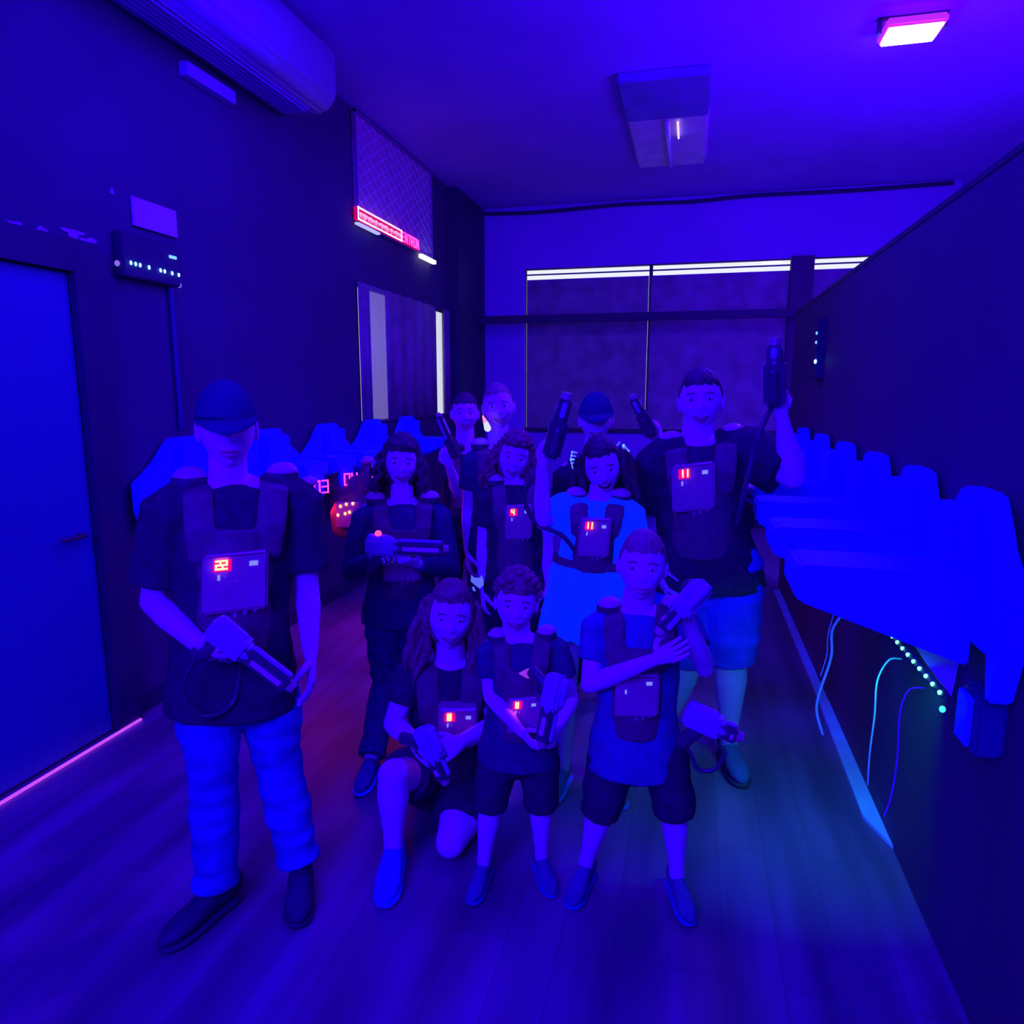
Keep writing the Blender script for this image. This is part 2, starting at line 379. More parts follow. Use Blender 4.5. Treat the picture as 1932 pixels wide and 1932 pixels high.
# grid screen panel with its lit sign
gs = empty('grid_screen', (XL+.02, 5.6, 3.0), 'tall square-mesh panel hung from the ceiling above the red lit sign', 'mesh panel')
bm = bmesh.new(); bx(bm, (-.012, 0, -.02), (0, 1.75, .83)); new_obj('backing', bm, mat('grid_backing', (.6, .42, .42), .8, .1, 4), gs)
bm = bmesh.new()
for k in range(-8, 19):
    # diagonal wires clipped to the panel
    for sgn in (1, -1):
        pts = []
        for t in [i/60 for i in range(61)]:
            y = t*1.75; z = (k*.1) + sgn*(y)*.55 + (0 if sgn > 0 else .5)
            if 0 <= z <= .82: pts.append((y, z))
        if len(pts) > 3:
            a, b = pts[0], pts[-1]; loft(bm, [(.006, a[0], a[1]), (.006, b[0], b[1])], [.0028]*2, seg=6, cap='flat')
wire = new_obj('wire_mesh', bm, mat('grid_wire', (1, .8, .95), .4, .05, 9), gs)
bm = bmesh.new()
for a in ((0, -.02, 1.75, 0), (0, .81, 1.75, .83), (0, -.02, .02, .83), (1.73, -.02, 1.75, .83)): bx(bm, (.0, a[0], a[1]), (.02, a[2], a[3]))
new_obj('frame', bm, mat('grid_frame', (.3, .2, .3), .6), gs)
sg = empty('lit_sign', (XL+.06, 5.55, 2.99), 'narrow red lit sign with white framed panel and magenta lettering under the mesh panel', 'sign')
mtxs = Matrix(((0, -1, 0), (1, 0, 0), (0, 0, 1))).to_4x4()      # local x -> world y ; local -y -> world +x
bm = bmesh.new(); bx(bm, (-.035, 0, 0), (0, 1.35, .10)); new_obj('sign_box', bm, mat('sign_box_red', (.5, .02, .1), .5, 0, 4, emit=(1, .0, .12), est=.5), sg)
bm = bmesh.new()
for a in ((0, 0, .9, .012), (0, .088, .9, .10), (0, 0, .012, .10), (.888, 0, .9, .10)): bx(bm, (.0, a[0], a[1]), (.006, a[2], a[3]))
new_obj('sign_frame', bm, mat('sign_frame_light', (1, .85, .8), .5, 0, 4, emit=(1, .72, .7), est=1.3), sg)
bm = bmesh.new(); x = .04
random.seed(3)
while x < .86:
    w = random.uniform(.012, .03); h = random.uniform(.018, .03)
    bx(bm, (0, x, .05-h), (.004, x+.006, .05+h*.5)); 
    if random.random() < .7: bx(bm, (0, x, .05+h*.3), (.004, x+w, .05+h*.3+.006))
    x += w+.012
bx(bm, (0, .04, .047), (.003, x, .052)); new_obj('small_lettering', bm, mat('sign_small_light', (1, .5, .5), .5, 0, 4, emit=(1, .45, .45), est=1.1), sg)
bm = bmesh.new(); letters(bm, 'ENTRON', Matrix.Translation((.001, .915, .012)) @ mtxs, .077, .16, adv=.95)
new_obj('lettering', bm, mat('sign_magenta_light', (1, .1, .6), .5, 0, 4, emit=(1, .08, .5), est=1.8), sg)
box('tail_lamp', (-.03, 1.40, -.055), (.01, 1.80, -.02), mat('sign_white_light', (1, 1, 1), .5, 0, 4, emit=(.8, .8, 1), est=1.6), sg)
box('under_lamp', (-.03, 0, -.035), (.004, .42, -.02), mat('sign_pale_light', (1, 1, 1), .5, 0, 4, emit=(.5, .55, 1), est=.9), sg)
# flood lamp
lm = empty('flood_lamp', (1.27, 5.45, ZC), 'glaring white and magenta rectangular flood lamp on the ceiling above the partition', 'lamp'); FLP = atz(1720, 60, 3.76); lm.location = (FLP.x, FLP.y, ZC)
bm = bmesh.new(); bx(bm, (-.165, -.125, -.10), (.165, .125, -.05), bevel=.012); new_obj('lamp_housing', bm, M_uvrim, lm)
bm = bmesh.new(); bx(bm, (-.145, -.11, -.112), (.145, .11, -.101), bevel=.004); new_obj('lamp_lens', bm, M_uv, lm)
bm = bmesh.new(); bx(bm, (-.19, -.02, -.09), (-.17, .02, 0)); bx(bm, (.17, -.02, -.09), (.19, .02, 0)); bx(bm, (-.19, -.02, -.006), (.19, .02, 0)); new_obj('bracket', bm, M_dark, lm)
# ceiling troffer with one tube glinting
tf = empty('ceiling_light', (-.28, 6.6, ZC), 'unlit box ceiling light hanging in the middle of the ceiling', 'ceiling light')
bm = bmesh.new(); bx(bm, (-.32, -1.1, -.07), (.32, -.32, 0), bevel=.01); new_obj('ballast_box', bm, mat('ballast_paint', (.2, .2, .42), .7), tf)
bm = bmesh.new(); prism(bm, [V((-.33, 0, 0)), V((.33, 0, 0)), V((.30, 0, -.06)), V((-.30, 0, -.06))], (0, 1, 0), 1.25, Matrix.Translation((0, -.3, 0))); new_obj('diffuser', bm, mat('diffuser_acrylic', (.75, .55, .66), .5), tf)
bm = bmesh.new(); loft(bm, [(.0, -.28, -.085), (.0, .9, -.085)], [.02]*2, seg=12); new_obj('tube', bm, mat('tube_glass', (.95, .8, .85), .2), tf, smooth=True)
bm = bmesh.new(); loft(bm, [(.085, -.26, -.08), (.085, .12, -.08)], [.008]*2, seg=12); new_obj('lit_tube', bm, mat('tube_glow', (1, .8, 1), .2, emit=(.8, .6, 1), est=1.3), tf, smooth=True)
tag(tube_obj('corner_line', [(XL+.12, 8.97, 3.79), (-1.9, 8.97, 3.77), (-.9, 8.97, 3.80), (-.1, 8.97, 3.785), (.6, 8.97, 3.81), (1.6, 8.97, 3.80), (2.6, 8.97, 3.815)], .022, M_trim),
    'wavy dark line along the corner of back wall and ceiling', 'cable')  # dark line added along the ceiling corner, no cable there

# ------------------------------------------------------------------ wall devices, left
pp = empty('wall_notice', (XL+.005, 3.14, 2.445), 'blank pale rectangular notice on the left wall above the blue LED hub', 'notice')
bm = bmesh.new(); bx(bm, (0, 0, 0), (.012, .31, .135)); new_obj('notice_board', bm, mat('notice_paper', (.75, .55, .75), .7, .04, 3), pp)
hub = empty('charging_hub', (XL+.005, 3.0, 2.185), 'dark electronics box on the left wall with a row of blue LEDs', 'electronics box')
bm = bmesh.new(); bx(bm, (0, .0, 0), (.05, .40, .21), bevel=.006); new_obj('case', bm, M_trim, hub)
for i, t in enumerate((.06, .09, .12, .18, .26, .29, .345, .395)):
    bm = bmesh.new(); sphere(bm, (.052, t-.01, .068-.02*t), (.005, .006, .010), nu=10, nv=6); new_obj('led', bm, M_blueled, hub)
bm = bmesh.new(); bx(bm, (.05, .32, .135), (.056, .375, .150), bevel=.002); new_obj('display', bm, M_cyan, hub)
for q in ((-.015, .055), (.41, .012)):
    bm = bmesh.new(); sphere(bm, (.03, q[0], q[1]), (.012, .011, .014), nu=12, nv=8); new_obj('screw_cap', bm, mat('lilac_cap', (1, .8, 1), .4, 0, 4, emit=(.6, .4, .9), est=.35), hub, smooth=True)
tag(tube_obj('wall_conduit', [(XL+.02, 3.36, 2.18), (XL+.02, 3.36, 1.9), (XL+.02, 3.36, 1.45)], .014, mat('conduit', (.06, .06, .17), .5)), 'thin vertical conduit running down the left wall below the LED hub', 'conduit')
def glint_patch(px, py, ry, rz, lab):  # small wall reflections painted as flat pale patches
    p = atx(px, py, XL+.002); bm = bmesh.new(); n = 18; vs = []
    for k in range(n):
        a = 2*PI*k/n; r = 1+.35*math.sin(3*a+px)+.2*math.sin(5*a); vs.append(V((0, math.cos(a)*ry*r, math.sin(a)*rz*r)))
    prism(bm, vs, (1, 0, 0), .003); o = new_obj('reflection_spot', bm, mat('lilac_reflection', (.6, .35, .85), .6)); o.location = p
    tag(o, lab, 'paint spot', 'pale reflections on the left wall above the door')
glint_patch(138, 440, .05, .018, 'largest pale violet reflection spot on the wall above the door')
glint_patch(168, 455, .05, .013, 'elongated pale violet reflection spot just right of the largest one')
glint_patch(30, 422, .03, .008, 'small thin violet reflection spot on the wall at the far left edge')
glint_patch(78, 432, .025, .008, 'small violet reflection spot between the far left spot and the largest')
glint_patch(27, 467, .012, .008, 'tiny violet reflection dot low above the door casing')
glint_patch(211, 361, .012, .012, 'tiny violet reflection dot high on the wall left of the notice')
# wall device on the partition
pd = empty('partition_device', (XP, 4.88, 1.72), 'small dark box with three pale LEDs on the partition behind the raised phaser', 'electronics box')
bm = bmesh.new(); bx(bm, (-.05, -.10, 0), (0, .10, .36), bevel=.006); new_obj('case', bm, M_trim, pd)
for (y, z, s, mm) in ((-.08, .27, .010, M_cyan), (-.08, .215, .010, M_cyan), (-.09, .10, .013, M_blueled)):
    bm = bmesh.new(); sphere(bm, (-.052, y, z), (.008, s*1.3, s), nu=10, nv=6); new_obj('led', bm, mm, pd)

# ------------------------------------------------------------------ vest racks
def torso_poly(y0, z0):
    """outline of a shoulder-shaped board in the wall plane (y, z), centre y0"""
    L = [(-.11, 1.40), (.11, 1.40), (.15, 1.37), (.24, 1.28), (.385, 1.19), (.385, 1.05), (.335, .92), (.30, .92), (.27, 1.02),
         (-.27, 1.02), (-.30, .92), (-.335, .92), (-.385, 1.05), (-.385, 1.19), (-.24, 1.28), (-.15, 1.37)]
    return [(y0+a, z0+b) for a, b in L]
def make_unit(side, label, group, w=1.0, arm_len=.46, arms=((0, None),)):
    """side -1: left wall, arm points to +x; side +1: right wall, arm points to -x. origin on the wall at y centre, z=0"""
    s = -side
    u = empty('vest_hanger', (0, 0, 0), label, 'vest hanger', group)
    bm = bmesh.new(); prism(bm, [V((s*.02, y*w, z)) for y, z in torso_poly(0, 0)], (s, 0, 0), .055)
    bmesh.ops.recalc_face_normals(bm, faces=bm.faces); bmesh.ops.bevel(bm, geom=list(bm.edges), offset=.008, segments=2, affect='EDGES')
    new_obj('shoulder_board', bm, M_rack, u)
    bm = bmesh.new(); bx(bm, (s*.075 if s > 0 else s*.135, -.13*w, 1.15), (s*.135 if s > 0 else s*.075, .13*w, 1.36), bevel=.01); new_obj('neck_block', bm, M_rack, u)
    for (yo, num) in arms:
        bm = bmesh.new(); poly = [(s*.075, 1.20), (s*(arm_len-.02), 1.20), (s*arm_len, 1.19), (s*arm_len, 1.12), (s*(arm_len-.02), 1.10), (s*.075, .96)]
        prism(bm, [V((x, yo-.15*w, z)) for x, z in poly], (0, 1, 0), .30*w)
        bmesh.ops.recalc_face_normals(bm, faces=bm.faces); bmesh.ops.bevel(bm, geom=list(bm.edges), offset=.008, segments=2, affect='EDGES')
        new_obj('shelf_arm', bm, M_rack, u)
        if num:
            bm = bmesh.new(); sphere(bm, (s*(arm_len-.01), yo, 1.05), (.035, .10, .12), nu=20, nv=12); c = new_obj('number_disc', bm, M_rack, u, smooth=True)
            bm = bmesh.new(); digits(bm, num, Matrix.Translation((s*(arm_len+.055), yo-.05, 1.05)) @ Matrix.Rotation(math.radians(-35), 4, 'Z') @ mtxs, .075, .009); new_obj('number', bm, M_pinkled, c)
    return u
lt = ['white glowing shoulder-shaped vest hanger nearest the blue door', 'white glowing vest hanger just behind the man in the cap', 'white glowing vest hanger third from the door on the left wall',
      'white glowing vest hanger fourth from the door on the left wall', 'white glowing vest hanger farthest along the left wall']
for i, (y, n) in enumerate(zip((3.34, 4.13, 4.92, 5.71, 6.50), (((0, None),), ((-.05, '03'), (.36, '04')), ((0, '05'), (.4, None)), ((0, None),), ((0, None),)))):
    u = make_unit(-1, lt[i], 'glowing vest hangers on the left wall', 1.0, .42, n); u.location = (XL, y, 0)
rtl = ['white glowing vest hanger nearest the camera on the partition', 'white glowing vest hanger second from the camera on the partition', 'white glowing vest hanger third from the camera on the partition',
       'white glowing vest hanger fourth from the camera on the partition', 'white glowing vest hanger fifth from the camera on the partition', 'white glowing vest hanger farthest from the camera on the partition']
for i, y in enumerate((2.04, 2.58, 3.14, 3.74, 4.40, 5.10)):
    u = make_unit(1, rtl[i], 'glowing vest hangers on the partition', .70, .50); u.location = (XP, y, 0)
# shelf boxes and wiring under the nearest right hanger
jb = empty('junction_box', (XP, 1.93, .80), 'blue box below the nearest partition hanger beside the green LED strip', 'junction box')
bm = bmesh.new(); bx(bm, (-.07, -.06, -.05), (0, .04, .12), bevel=.01); new_obj('box_body', bm, mat('blue_box', (.03, .05, .18), .6), jb)
bm = bmesh.new(); bx(bm, (-.085, -.045, -.03), (-.071, .03, .10), bevel=.004); new_obj('box_cover', bm, M_rack, jb)
ls = empty('led_strip', (XP-.16, 2.2, .9), 'diagonal strip of bright green LEDs under the near partition hangers', 'led strip')
a = at(1683, 1196, 2.55) - ls.location; b = at(1782, 1312, 2.02) - ls.location
bm = bmesh.new(); loft(bm, [a, b], [(.012, .004)]*2, seg=8, cap='flat'); new_obj('strip_tape', bm, M_dark, ls)
for k in range(9):
    p = a.lerp(b, (k+.3)/8.8) + V((-.006, -.012, 0)); bm = bmesh.new(); sphere(bm, p, (.006, .008, .0065), nu=10, nv=6); new_obj('green_led', bm, M_green, ls)
p = at(1778, 1338, 1.98)-ls.location; bm = bmesh.new(); sphere(bm, p, (.008, .008, .009), nu=10, nv=6); new_obj('end_led', bm, mat('green_led_dim', (.1, 1, .5), .4, 0, 5, emit=(.05, .9, .45), est=1.5), ls)
bm = bmesh.new(); poly = [at(1722, 1212, 2.2), at(1812, 1240, 2.2), at(1795, 1315, 2.2), at(1750, 1255, 2.2)]
prism(bm, poly, (0, 1, 0), .012); tag(new_obj('mounting_plate', bm, mat('pale_plate', (.5, .8, .9), .5)), 'pale angled plate lit green behind the LED strip', 'plate')
def cable(pts, lab, r=.004, xs=None):
    tag(tube_obj('hanging_cable', pts, r, M_cable), lab, 'cable', 'white cables hanging under the partition hangers')
cable([at(1590, 1158, 2.9), at(1570, 1190, 2.9), at(1568, 1240, 2.9), at(1545, 1310, 2.9), at(1541, 1345, 2.9), at(1552, 1385, 2.9)], 'brightest white cable hanging farthest from the camera under the hangers', .0055)
cable([at(1574, 1155, 3.0), at(1562, 1200, 3.0), at(1560, 1235, 3.0), at(1548, 1275, 3.0)], 'thin white cable hanging just left of the brightest one', .0025)
cable([at(1700, 1243, 2.45), at(1676, 1246, 2.4), at(1655, 1285, 2.4), at(1650, 1350, 2.4), at(1641, 1420, 2.4), at(1637, 1480, 2.4)], 'white cable looping down just left of the green LED strip', .0028)
cable([at(1742, 1298, 2.2), at(1715, 1302, 2.2), at(1698, 1345, 2.2), at(1693, 1430, 2.2), at(1682, 1500, 2.2), at(1668, 1540, 2.2)], 'white cable hanging below the lower end of the green strip', .0024)
# pale strip lying along the foot of the partition
bm = bmesh.new(); poly = [(XP-.066, 2.80, .002), (XP-.002, 2.62, .002), (XP-.002, 3.9, .002), (XP-.055, 3.9, .002)]
prism(bm, [V(p) for p in poly], (0, 0, 1), .014); bx(bm, (XP-.052, 3.9, .002), (XP-.004, 6.1, .016))
tag(new_obj('floor_strip', bm, M_tape), 'pale strip lying on the floor along the foot of the partition', 'floor strip')

# ------------------------------------------------------------------ people kit
def head_fn(s, smile=0, mouth_open=0):
    def fn(d, p):
        x, y, z = p.x/s, p.y/s, p.z/s
        if z < 0:
            t = min(1, -z/.115); x *= 1-.36*t**1.6; y = y*(1-.18*t) + (.012*t if y > 0 else .02*t)
        if y < 0 and z > -.02: y *= 1.08
        if y > 0:
            g = lambda X, Z, sx, sz: math.exp(-((x-X)/sx)**2-((z-Z)/sz)**2)
            y *= .96
            nz = max(0, min(1, (.022-z)/.05)) if z > -.03 else max(0, 1-(-.03-z)/.012)
            y += .024*nz*math.exp(-(x/(.009+.006*nz))**2)
            y -= .013*(g(.032, .008, .017, .013)+g(-.032, .008, .017, .013))
            y += .004*(g(.03, .028, .022, .007)+g(-.03, .028, .022, .007))
            y += .006*(g(.042, -.025, .016, .016)+g(-.042, -.025, .016, .016))*(1+smile)
            y += .005*g(0, -.055, .022, .006) + .006*g(0, -.072, .018, .007)
            y -= .006*g(0, -.063, .022, .003)
            if mouth_open: y -= .014*g(0, -.066, .020, .011)
            y += .010*g(0, -.098, .020, .014)
        return V((x*s, y*s, z*s))
    return fn
HEADR = (.077, .096, .115)
def add_head(bm, M, s, smile, mopen):
    fn = head_fn(s, smile, mopen)
    sphere(bm, (0, 0, 0), tuple(r*s for r in HEADR), M, 44, 44, 0, fn)
    for sx in (-1, 1):   # ears
        sphere(bm, (sx*.078*s, -.005*s, -.008*s), (.010*s, .019*s, .031*s), M, 12, 10, 0)
def face_parts(body, M, s, smile, mopen, glasses=False):
    for sx in (-1, 1):
        bm = bmesh.new(); sphere(bm, (sx*.032*s, .074*s, .008*s), (.0145*s, .0122*s, .0100*s), M, 14, 10)
        sphere(bm, (sx*.032*s, .0815*s, .007*s), (.0062*s, .0055*s, .0066*s), M, 10, 8, 1)
        new_obj('eye', bm, [M_eye, M_iris], body, smooth=True)
        bm = bmesh.new()
        loft(bm, [M @ V((sx*a*s, (.0905-abs(a-.03)*.35)*s, b*s)) for a, b in ((.014, .026), (.03, .031), (.047, .026))], [(.0028*s, .0018*s)]*3, seg=8); new_obj('eyebrow', bm, M_hairB, body, smooth=True)
    c = .010*smile
    pts = [(-.026, -.062+c), (-.013, -.065+c*.2), (0, -.066), (.013, -.065+c*.2), (.026, -.062+c)]
    op = .014 if mopen else .005
    if smile or mopen:
        bm = bmesh.new()
        loft(bm, [M @ V((a*s, (.088-abs(a)*.5)*s, b*s)) for a, b in pts], [(op*.3*s, .002*s), (op*s, .003*s), (op*1.1*s, .003*s), (op*s, .003*s), (op*.3*s, .002*s)], side=M.to_3x3() @ V((0, 0, 1)), seg=12)
        new_obj('mouth', bm, M_mouth, body, smooth=True)
        bm = bmesh.new()
        loft(bm, [M @ V((a*.8*s, (.0915-abs(a)*.45)*s, (b+op*.45)*s)) for a, b in pts], [(.003*s, .0015*s)]*5, side=M.to_3x3() @ V((0, 0, 1)), seg=8)
        if mopen: loft(bm, [M @ V((a*.6*s, (.0905-abs(a)*.45)*s, (b-op*.7)*s)) for a, b in pts], [(.002*s, .0015*s)]*5, side=M.to_3x3() @ V((0, 0, 1)), seg=8)
        new_obj('teeth', bm, M_teeth, body, smooth=True)
    bm = bmesh.new()
    for dz in (op+.002, -op-.003):
        loft(bm, [M @ V((a*1.02*s, (.0905-abs(a)*.55)*s, (b+dz*(1-abs(a)*24))*s)) for a, b in pts], [.0015*s, .0035*s, .0038*s, .0035*s, .0015*s], seg=8)
    new_obj('lips', bm, M_lip, body, smooth=True)
def hair(body, M, s, style, m):
    if style == 'none': return
    fnh = head_fn(s)
    lowf = {'short': .045, 'cap': .02, 'long': .055, 'curly': .052, 'kid': .040, 'bun': .055}[style]
    vol = {'short': .07, 'cap': .05, 'long': .13, 'curly': .24, 'kid': .12, 'bun': .07}[style]
    def fn(d, p):
        q = fnh(d, p); z = p.z/s; front = max(0, d.y)
        line = -.055 + (lowf+.055)*min(1, max(0, (d.y+.15)/.5))
        if style in ('long', 'curly') and d.y < .35: line = -.10
        line += .012*noise.noise(V((d.x*7, d.y*7, 3.3))); k = max(0, min(1, (z-line)/.022))
        nz = noise.noise(V((d.x*9, d.y*9, d.z*(4 if style != 'curly' else 9))))
        f = .93 + k*(.07+vol*(.6+.5*abs(d.z))+(.05 if style != 'curly' else .16)*nz)
        return q*f
    bm = bmesh.new(); sphere(bm, (0, 0, 0), tuple(r*s for r in HEADR), M, 56, 48, 0, fn)
    rs = random.Random(int(s*1000)+len(style))
    if style in ('long', 'curly'):
        ln = .30 if style == 'long' else .22
        for i in range(46 if style == 'curly' else 36):
            a = rs.uniform(-.15*PI, 1.15*PI)+PI    # around back and sides (y<0 back)
            x = math.cos(a); y = math.sin(a); pts = []; L = ln*rs.uniform(.75, 1.05); r0 = rs.uniform(.075, .105)
            for k in range(9):
                t = k/8; rr = r0*(1+.35*t)
                wig = .014*math.sin(t*(16 if style == 'curly' else 7)+i) if k else 0
                pts.append(M @ V(((x*rr+wig)*s, (y*rr*1.05+wig*.6-.01)*s, (.04-t*L)*s)))
            loft(bm, pts, [.008*s]+[.016*s]*6+[.012*s, .005*s], seg=7)
    if style == 'bun': sphere(bm, (0, -.09*s, .07*s), (.04*s, .04*s, .035*s), M, 16, 10)
    if style in ('kid', 'curly'):
        for i in range(70):
            z = rs.uniform(.25, 1); a = rs.uniform(0, 2*PI); r = math.sqrt(1-z*z)
            if math.sin(a) > .2 and z < .55: continue
            d = V((math.cos(a)*r, math.sin(a)*r, z)); q = fnh(d, V((d.x*HEADR[0]*s, d.y*HEADR[1]*s, d.z*HEADR[2]*s)))*1.13
            rr_ = rs.uniform(.013, .022)*s; sphere(bm, q, (rr_, rr_, rr_*.8), M, 9, 7)
    new_obj('hair', bm, m, body, smooth=True)
def cap_hat(body, M, s, m, name='cap', brim_len=.085):
    bm = bmesh.new()
    def fn(d, p):
        z = max(p.z, .018*s-.01*s*max(0, d.y)); return V((p.x*1.13, p.y*1.13, z*1.10 if p.z > 0 else z))
    sphere(bm, (0, -.004*s, .012*s), tuple(r*s for r in HEADR), M, 36, 24, 0, fn); c = new_obj(name, bm, m, body, smooth=True)
    bm = bmesh.new(); n = 14; top = []; bot = []
    for i in range(n+1):
        a = math.radians(18+144*i/n)
        inner = V((math.cos(a)*.084, math.sin(a)*.098, .036)); outer = V((math.cos(a)*.088, math.sin(a)*(.10+brim_len), .030-.035*math.sin(a)+.012*abs(math.cos(a))))
        top.append((M @ (inner*s), M @ (outer*s))); bot.append((M @ ((inner-V((0, 0, .004)))*s), M @ ((outer-V((0, 0, .004)))*s)))
    T = [(bm.verts.new(a), bm.verts.new(b)) for a, b in top]; B = [(bm.verts.new(a), bm.verts.new(b)) for a, b in bot]
    for i in range(n):
        bm.faces.new((T[i][0], T[i][1], T[i+1][1], T[i+1][0])); bm.faces.new((B[i][0], B[i+1][0], B[i+1][1], B[i][1])); bm.faces.new((T[i][1], B[i][1], B[i+1][1], T[i+1][1])); bm.faces.new((T[i][0], T[i+1][0], B[i+1][0], B[i][0]))
    for i in (0, n): bm.faces.new((T[i][0], T[i][1], B[i][1], B[i][0]))
    new_obj('brim', bm, m, c, smooth=True)
def hand(bm_palm, bm_f, wr, d, n, side, s, curl=55):
    """wr wrist, d direction of the hand, n palm normal (towards which fingers curl), side +1/-1 thumb side along d x n"""
    d = V(d).normalized(); n = V(n); n = (n-d*n.dot(d)).normalized(); x = d.cross(n)*side     # x points to the thumb side
    k = s
    loft(bm_palm, [wr-d*.01*k, wr+d*.03*k, wr+d*.07*k, wr+d*.092*k], [(.026*k, .020*k), (.036*k, .017*k), (.041*k, .015*k), (.039*k, .013*k)], side=x, seg=14)
    ln = (.072, .082, .076, .060)
    for i in range(4):
        base = wr + d*(.088-.004*abs(i-1))*k + x*(.030-.0205*i)*k; a = 0; p = base; pts = [base-d*.015*k, base]
        dd = (d + x*(.06-.04*i)).normalized()
        for j, f in enumerate((.45, .30, .25)):
            a += math.radians(curl*(.75, 1.0, .7)[j]); v = dd*math.cos(a)+n*math.sin(a); p = p+v*ln[i]*f*k; pts.append(p)
        loft(bm_f, pts, [.0092*k, .0095*k, .0088*k, .0080*k, .0068*k], seg=9)
    b0 = wr + d*.022*k + x*.028*k; v1 = (d*.55+x*.65+n*.35).normalized(); v2 = (d*.75+x*.05+n*.65).normalized()
    loft(bm_f, [b0-x*.012*k, b0+v1*.015*k, b0+v1*.045*k, b0+v1*.045*k+v2*.03*k, b0+v1*.045*k+v2*.052*k], [.012*k, .013*k, .0115*k, .0100*k, .0075*k], seg=9)
def shoe(person, ank, toe_dir, s, m, sole, flat=True, pitch=0):
    d = V(toe_dir).normalized(); M = look_mtx(V((ank.x, ank.y, 0 if flat else ank.z-.08*s)), d)
    if pitch: M = M @ Matrix.Rotation(pitch, 4, 'X')
    bm = bmesh.new(); L = .27*s
    st = [(-.065, .034, .046), (-.03, .037, .052), (.03, .037, .046), (.08, .042, .036), (.13, .045, .030), (.17, .040, .024), (.195, .026, .018)]
    loft(bm, [M @ V((0, y*s, (.018+h)*s)) for y, w, h in st], [(w*s, h*s) for y, w, h in st], side=M.to_3x3() @ V((1, 0, 0)), seg=18)
    loft(bm, [M @ V((0, -.02*s, .05*s)), M @ V((0, -.022*s, .10*s))], [(.040*s, .048*s), (.038*s, .043*s)], side=M.to_3x3() @ V((1, 0, 0)), seg=16, cap='flat')
    o = new_obj('shoe', bm, m, person); bake(o, .007*s, 3)
    bm = bmesh.new(); loft(bm, [M @ V((0, y*s, .014*s)) for y, w, h in st], [((w+.005)*s, .013*s) for y, w, h in st], side=M.to_3x3() @ V((1, 0, 0)), seg=18); new_obj('sole', bm, sole, o, smooth=True)
    bm = bmesh.new()
    for k in range(4):
        y = .045+k*.02; loft(bm, [M @ V((-.022*s, y*s, (.094-k*.008)*s)), M @ V((0, y*s, (.103-k*.009)*s)), M @ V((.022*s, y*s, (.094-k*.008)*s))], [.003*s]*3, seg=6)
    new_obj('lace', bm, M_gunlite, o, smooth=True)

